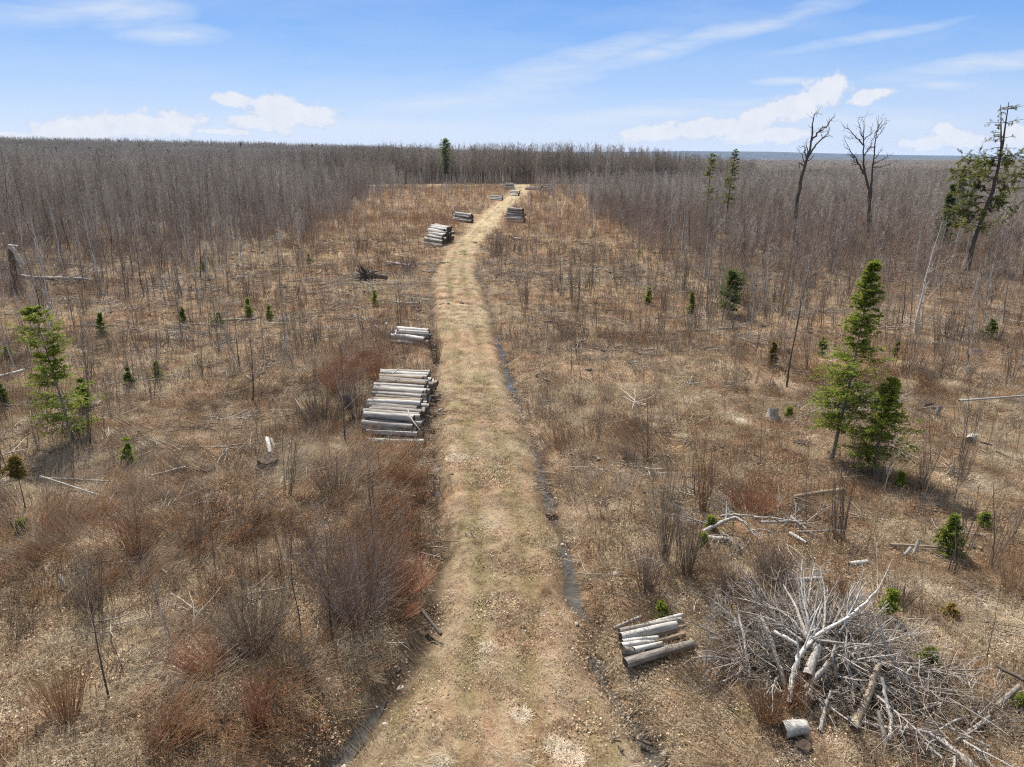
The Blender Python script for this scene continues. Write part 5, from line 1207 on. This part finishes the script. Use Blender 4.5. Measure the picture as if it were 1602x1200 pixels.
# far blue hills
def hills():
    xs = np.linspace(-9000, 10000, 380); K = 14; V = np.zeros((K, len(xs), 3))
    top = np.interp(xs, [-9000, -2000, 0, 1300, 2200, 3400, 5200, 7000, 10000], [30, 70, 88, 84, 92, 74, 40, 22, 14]) + 26 * (fbm(xs, xs * 0, 1500, 55, 4) - .5)
    for k in range(K):
        f_ = k / (K - 1); V[k, :, 0] = xs; V[k, :, 1] = 7600 + 1800 * f_; V[k, :, 2] = top * math.sin(math.pi * min(1, f_ * 1.0) * .5) * (1 + .12 * (fbm(xs, xs * 0 + k * 170., 600, 5, 3) - .5)) - 4 * (k == 0)
    i = np.arange(K - 1)[:, None] * len(xs); j = np.arange(len(xs) - 1)[None]; Q = np.stack([i + j, i + j + 1, i + len(xs) + j + 1, i + len(xs) + j], -1).reshape(-1, 4)
    mb = MB(); mb.add(V, Q, .5); m, t = newmat('far_wooded_hills'); n = noise(t, .004, 5, .6, coord='World'); finish(t, ramp(t, n, [(.35, (.012, .016, .018)), (.65, (.03, .034, .036))]), .95, .0)
    tag(obj('hills', mesh_of(mb, 'hills', [m], True)), 'low wooded hills along the horizon', 'hills', kind='structure')
hills()

# ------------------------------------------------------------------ countable small saplings of the clearing
def front_pos(n):
    x, y = area_pts(n, 13, 75, half=.78, pad=2); u = x / y; d = y - bound(u)
    dens = np.where(d > 0, 0, .5 + .8 * np.clip((fbm(x, y, 7, 71) - .45) * 3, 0, 1)) * np.interp(np.abs(x - road_x(y)[0]), [0, 3.5, 9], [0, .15, 1])
    k = (rt.uniform(size=n) < dens) & (roadt(x, y) > 1.7) & keep(x, y); return x[k], y[k]
fx, fy = front_pos(900); fx, fy = fx[:290], fy[:290]
S2 = [bare_tree(rt, 2.4, .013, n1=9, n2=2, n3=0, t0=.25, ang=.42, ratio=.33, up=.12, rmin=.0045) for _ in range(6)]
S2M = [[(mesh_of(tr, 'stem', [b], True), mesh_of(cr, 'twigs', [c])) for b, c in ((M_stem, M_stem), (M_wood, M_wood), (M_stem, M_purple))] for (tr, cr) in S2]
SPOT = [(75, 640, 'tall left spruce'), (203, 720, 'small bright spruce in the left clearing'), (380, 500, 'grey log and the two small spruces'), (572, 440, 'root mass'), (420, 700, 'pale flat log left of the big stack'), (540, 640, 'fat pale log end'),
  (640, 530, 'low log stack'), (100, 915, 'short white log at left'), (270, 1000, 'small white sapling at left'), (560, 930, 'large purple shrub'), (885, 525, 'round purple shrub'), (780, 400, 'purple shrub at the bend'), (1010, 930, 'purple shrub behind the near logs'),
  (1140, 490, 'round pine'), (1080, 490, 'small narrow spruce beside the pine'), (1205, 570, 'olive brown spruce'), (1208, 650, 'pale broken stump'), (1130, 655, 'largest straw tussock'), (1300, 720, 'tallest spruce'), (1400, 740, 'shorter spruce'), (1170, 820, 'small brush pile'),
  (1483, 870, 'rounded dense spruce'), (1520, 690, 'round log end at right'), (1549, 530, 'bushy spruce at the right edge'), (1430, 520, 'pale forked dead birch'), (1560, 620, 'long leaning pole'), (960, 700, 'ditch water'), (1300, 1000, 'large brush pile'), (30, 450, 'broken snag'), (300, 480, 'dark fallen logs'), (480, 410, 'far dark low spruce')]
SPOT = [(*G(a, b)[:2], c) for a, b, c in SPOT]
for x, y in zip(fx, fy):
    pal = rt.choice(3, p=[.6, .1, .3]); a, b = S2M[rt.integers(6)][pal]; e = obj('sapling', None)
    put(e, (x, y, ground_z(x, y) - .02), rz=rt.uniform(0, 6.28), rx=rt.normal(0, .1), ry=rt.normal(0, .1), s=rt.uniform(.45, 1.25))
    side = 'left' if x < 0 else 'right'; look = ['dark brown', 'whitish', 'purple brown'][pal]; near = min(SPOT, key=lambda q: math.hypot(q[0] - x, q[1] - y)); how = 'left of' if x / y < near[0] / near[1] else 'right of'
    tag(e, 'thin %s leafless sapling %s the %s' % (look, how, near[2]), 'sapling', 'thin %s saplings %s the %s' % (look, how, near[2]))
    for nme, me in (('stem', a), ('twigs', b)):
        o = obj(nme, me, e); o['tint'] = float(rt.uniform(.05, .45) if pal != 1 else .8)

# ================================================================== STUFF: ground cover
rg = np.random.default_rng(400); rng = rg
TUF = [grass_tuft(rg, 26, .14, .14, .9, .006, 3) for _ in range(5)] + [grass_tuft(rg, 46, .16, .34, .75, .006, 4) for _ in range(5)] + [grass_tuft(rg, 40, .2, .42, 1.2, .0065, 4, az0=0, azs=.45) for _ in range(4)]
def grass_cover(name, n, d0, d1, s0, label, half=.8):
    x, y = area_pts(n, d0, d1, half=half, pad=2.5); t = roadt(x, y); road = t + (fbm(x, y, 1.1, 515, 2) - .5) * .75 < 1.0
    nn = fbm(x, y, 2.2, 500); k = (~in_water(x, y)) & (rg.uniform(size=n) < np.where(road, .42 + 1.6 * np.clip(fbm(x, y, 1.1, 505, 3) - .3, 0, .5), .2 + 1.2 * nn) * (1 - .6 * np.exp(-((np.abs(x - road_x(y)[0]) - .68) / .2) ** 2))) & ~((y > 309)) & (y < bound(x / y) + 60); x, y, road, nn = x[k], y[k], road[k], nn[k]; m = len(x)
    q = rg.uniform(size=m); idx = np.where((road & (q < .7)) | (q < .45), rg.integers(0, 5, m), np.where(q < .75, rg.integers(5, 10, m), rg.integers(10, 14, m)))
    rot = rots(m, .1); dirn = 6.28 * fbm(x, y, 6, 88, 2) * 1.6; rot[:, 2] = np.where(idx >= 10, dirn + rg.normal(0, .35, m), rot[:, 2])
    red = redness(x, y); tint = np.clip(np.where(road, .50, .48) + np.where(road, 2.9, 1.7) * (fbm(x, y, .9, 81, 3) - .46) + .5 * (fbm(x, y, 8, 82, 2) - .5) - .25 * red * ~road - .5 * road * np.exp(-((np.abs(x - road_x(y)[0]) - .68) / .24) ** 2) * sstep(.25, .5, fbm(x, y, 4, 45)) + rg.normal(0, .12, m), 0, 1)
    s = s0 * rg.uniform(.6, 1.35, m) * np.where(road, np.where(idx > 9, .55, .85), 1.0); scatter(name, TUF, xyz(x, y), rot, s, idx, tint, [M_grass], label, 'grass')
grass_cover('dry_grass', 52000, 9, 34, 1.0, 'matted dry straw coloured grass over the near clearing and path')
grass_cover('dry_grass', 60000, 32, 120, 1.6, 'dry tan grass over the farther clearing')
grass_cover('dry_grass', 16000, 110, 310, 2.8, 'dry grass along the far end of the path', half=.3)
LIT = [litter(rg, 130, .5, .046) for _ in range(6)]
x, y = area_pts(44000, 9, 85, pad=2.5); k = (~in_water(x, y)) & (rg.uniform(size=len(x)) < np.interp(y, [40, 85], [.8, .1]) * np.where(roadt(x, y) < 1, .3, 1)); x, y = x[k], y[k]; m = len(x)
scatter('fallen_leaves', LIT, xyz(x, y), rots(m, .05), rg.uniform(.7, 1.4, m), rg.integers(0, 6, m), np.clip(.5 + .9 * (fbm(x, y, 1.2, 95) - .5) + rg.normal(0, .1, m), 0, 1), [M_leaf], 'brown and pale dead leaves strewn over the ground', 'leaves')
# upright and bent red brown stems
BR = [shrub(rg, 9, .8, .35, .0062, 2, base=.3) for _ in range(4)] + [shrub(rg, 12, .5, .9, .0055, 2, base=.28) for _ in range(3)] + [shrub(rg, 16, .95, .25, .0062, 1, lean=(1.3, 0), base=.35, bend=.04) for _ in range(4)]
def stems(name, n, d0, d1, s0, mats, which, label, half=.8, thr=.0):
    x, y = area_pts(n, d0, d1, half=half, pad=2.5); u = x / y; t = roadt(x, y); red = redness(x, y); nn = fbm(x, y, 4, 600 + which)
    p = np.clip((red if which == 0 else 1.0 - .5 * red) * (.25 + 1.6 * np.clip(nn - .35, 0, 1)) * 1.5, 0, 1) * (t > 1.25) * (~in_water(x, y)) * (y < bound(u) + 45) * (y < 306)
    p = p * np.where((u > .1) & (y < 40), .6, 1) * np.where((x < -1.5) & (y < 24), 2.6, 1)
    k = (rg.uniform(size=n) < p) & keep(x, y); x, y = x[k], y[k]; m = len(x)
    flat = (fbm(x, y, 5, 610) > .56) & (y < 40); idx = np.where(flat, rg.integers(7, 11, m), np.where(rg.uniform(size=m) < .6, rg.integers(0, 4, m), rg.integers(4, 7, m)))
    rot = rots(m, .12); dirn = 6.28 * fbm(x, y, 7, 88, 2) * 1.6; rot[:, 2] = np.where(idx >= 7, dirn + rg.normal(0, .3, m), rot[:, 2])
    tint = np.clip(.48 + .9 * (fbm(x, y, 3, 620 + which) - .5) + rg.normal(0, .15, m), 0, 1)
    scatter(name, BR, xyz(x, y), rot, s0 * rg.uniform(.55, 1.3, m), idx, tint, mats, label, 'undergrowth')
stems('red_undergrowth', 19000, 10, 45, .95, [M_red], 0, 'reddish brown dead stems growing in patches')
stems('red_undergrowth', 22000, 40, 150, 1.5, [M_red], 0, 'reddish brown dead stems across the farther clearing')
stems('brown_undergrowth', 9000, 10, 45, .9, [M_stem], 1, 'grey brown weed stems between the grass')
stems('brown_undergrowth', 17000, 40, 170, 1.6, [M_purple], 1, 'purple brown low brush under the saplings')
x, y = area_pts(9000, 100, 308, half=.35, pad=2); u = x / y; k = (roadt(x, y) > 1.5) & (y < bound(u) + 30) & keep(x, y) & (y < 304); x, y = x[k], y[k]; m = len(x)
scatter('far_undergrowth', BR[:7], xyz(x, y), rots(m, .1), 2.0 * rg.uniform(.6, 1.4, m), rg.integers(0, 7, m), np.clip(.6 + rg.normal(0, .2, m), 0, 1), [M_red], 'rusty low brush at the far end of the clearing', 'undergrowth')
# brush layer under the thicket
BK = [shrub(rg, 22, 2.0, .35, .011, 4, base=.5, ratio=.4) for _ in range(6)]
x, y = area_pts(26000, 45, 330, half=.82, pad=4); u = x / y; d = y - bound(u) + (fbm(x, y, 10, 205) - .5) * 20
k = (d > -3) & (rg.uniform(size=len(x)) < np.interp(d, [-3, 25], [.15, .8]) * np.where(u < 0, .4, 1)) & (np.abs(y - 313) > 8) & (roadt(x, y) > 2.) & keep(x, y) & ((np.abs(u) > .2) | (y < 200) | (y > 320)); x, y = x[k], y[k]; m = len(x)
scatter('brush_layer', BK, xyz(x, y), rots(m, .1), rg.uniform(.6, 1.25, m) * np.interp(y, [45, 75, 120, 300], [.8, 1.3, 1.5, 1.6]), rg.integers(0, 6, m), np.clip(.45 + .9 * (fbm(x, y, 18, 207) - .5) + rg.normal(0, .12, m), 0, 1), [M_purple], 'purple brown brush filling the thicket below the young trees', 'brush')
WH = [shrub(rg, 7, 2.4, .16, .015, 3, base=.18, ratio=.28) for _ in range(5)] + [shrub(rg, 3, 2.2, .12, .017, 5, base=.1, ratio=.3) for _ in range(3)]
x, y = area_pts(4600, 17, 100, pad=2); k = (roadt(x, y) > 2.2) & (rg.uniform(size=len(x)) < np.clip((fbm(x, y, 6, 640) - .38) * 3.2, 0, 1) * np.where(x > 0, 1, .7)) & keep(x, y) & (y < bound(x / y) + 20); x, y = x[k], y[k]; m = len(x)
scatter('whip_stems', WH, xyz(x, y), rots(m, .08), rg.uniform(.4, 1.15, m), rg.integers(0, 8, m), np.clip(.22 + rg.normal(0, .18, m), 0, 1), [M_stem], 'loose clumps of thin straight brown whips in the clearing', 'brush')
# dark clods, bark chunks and rotten wood lying about
def clods(r, n):
    mb = MB()
    for i in range(n):
        m_ = log_mesh(r, n=7, K=4, rough=.22); V, A, Q, T, qm, tm = m_.arrays(); L = r.uniform(.12, .5); w = r.uniform(.04, .09); V = V * [L, w, w * .7]
        a = r.uniform(0, 6.28); c, s_ = math.cos(a), math.sin(a); V = np.stack([V[:, 0] * c - V[:, 1] * s_, V[:, 0] * s_ + V[:, 1] * c, V[:, 2]], 1) + [r.normal(0, .3), r.normal(0, .3), .04]
        mb.add(V, Q, r.uniform(0, .6), None)
    return mb
CLD = [clods(rg, 4) for _ in range(6)]
x, y = area_pts(5200, 10, 110, pad=2.5); k = ((roadt(x, y) > 1.15) | (rg.uniform(size=len(x)) < .12)) & (rg.uniform(size=len(x)) < np.clip((fbm(x, y, 3.5, 910) - .42) * 5, 0, 1)); x, y = x[k], y[k]; m = len(x)
scatter('wood_debris', CLD, xyz(x, y), rots(m, .2), rg.uniform(.4, 1.2, m) * np.interp(y, [10, 100], [.6, 1.5]), rg.integers(0, 6, m), np.clip(.1 + np.abs(rg.normal(0, .18, m)), 0, 1), [M_wood], 'dark rotten wood chunks and bark littering the ground', 'debris')
# sticks and moss
ST = [sticks(rg, 14, .6, .7, .012) for _ in range(4)] + [sticks(rg, 9, .5, 1.1, .018, az=0) for _ in range(3)]
x, y = area_pts(3400, 10, 80, pad=2.5); k = (roadt(x, y) > 1.3) & (~in_water(x, y)) & (fbm(x, y, 4, 700) > .44); x, y = x[k], y[k]; m = len(x)
scatter('dead_twigs', ST, xyz(x, y, .02), rots(m, .06), rg.uniform(.5, 1.3, m) * np.interp(y, [10, 80], [.8, 1.5]), rg.integers(0, 7, m), np.clip(.25 + rg.normal(0, .22, m), 0, 1), [M_wood], 'grey dead twigs and sticks scattered over the cutover ground', 'twigs')
MO = [grass_tuft(rg, 60, .2, .07, .8, .012, 3) for _ in range(3)]
x, y = area_pts(9000, 9, 90, pad=2); k = (fbm(x, y, 2.5, 800) > .58) & (~in_water(x, y)); x, y = x[k], y[k]; m = len(x)
scatter('moss', MO, xyz(x, y), rots(m, .1), rg.uniform(.6, 1.4, m) * np.interp(y, [9, 90], [.9, 1.8]), rg.integers(0, 3, m), rg.uniform(0, .8, m), [M_moss], 'olive green moss patches in the grass', 'moss')
# fine twig litter inside the big brush pile
TW = [sticks(rg, 40, .6, .9, .007, .5) for _ in range(4)]
n = 60; a = rg.uniform(0, 6.28, n); q = np.sqrt(rg.uniform(size=n)); x = bpc[0] + np.cos(a) * q * 2.1; y = bpc[1] + np.sin(a) * q * 1.5
n2 = 8; a2 = rg.uniform(0, 6.28, n2); q2 = np.sqrt(rg.uniform(size=n2)); g2 = G(1480, 1150); x = np.concatenate([x, g2[0] + np.cos(a2) * q2 * 1.5]); y = np.concatenate([y, g2[1] + np.sin(a2) * q2 * .8]); m = len(x)
scatter('pile_twigs', TW, xyz(x, y, .03), rots(m, .25), rg.uniform(.7, 1.2, m), rg.integers(0, 4, m), np.clip(.3 + rg.normal(0, .2, m), 0, 1), [M_wood], 'fine dark twigs filling the brush piles', 'twigs')

# ------------------------------------------------------------------ air
HAZE = True
if HAZE:
    hb = MB(); x0, x1, y0, y1, z0, z1 = -12000, 12000, -200, 11500, -3, 96
    V = np.array([[x0, y0, z0], [x1, y0, z0], [x1, y1, z0], [x0, y1, z0], [x0, y0, z1], [x1, y0, z1], [x1, y1, z1], [x0, y1, z1]], float)
    hb.add(V, [[3, 2, 1, 0], [4, 5, 6, 7], [0, 1, 5, 4], [1, 2, 6, 5], [2, 3, 7, 6], [3, 0, 4, 7]], .5)
    hm, t = newmat('thin_air'); pv = nd(t, 'ShaderNodeVolumePrincipled'); pv.inputs['Color'].default_value = (.62, .77, 1, 1); pv.inputs['Density'].default_value = .00005; pv.inputs['Anisotropy'].default_value = 0
    out = nd(t, 'ShaderNodeOutputMaterial'); lk(t, pv.outputs[0], out.inputs['Volume'])
    tag(obj('haze', mesh_of(hb, 'haze', [hm])), 'thin bluish haze softening the far woods', 'haze', kind='stuff')
print('instances', NINST, 'objects', len(bpy.data.objects))

for o in bpy.data.objects:
    if 'label' in o and len(o['label'].split()) > 16: print('LONG', o['label'])
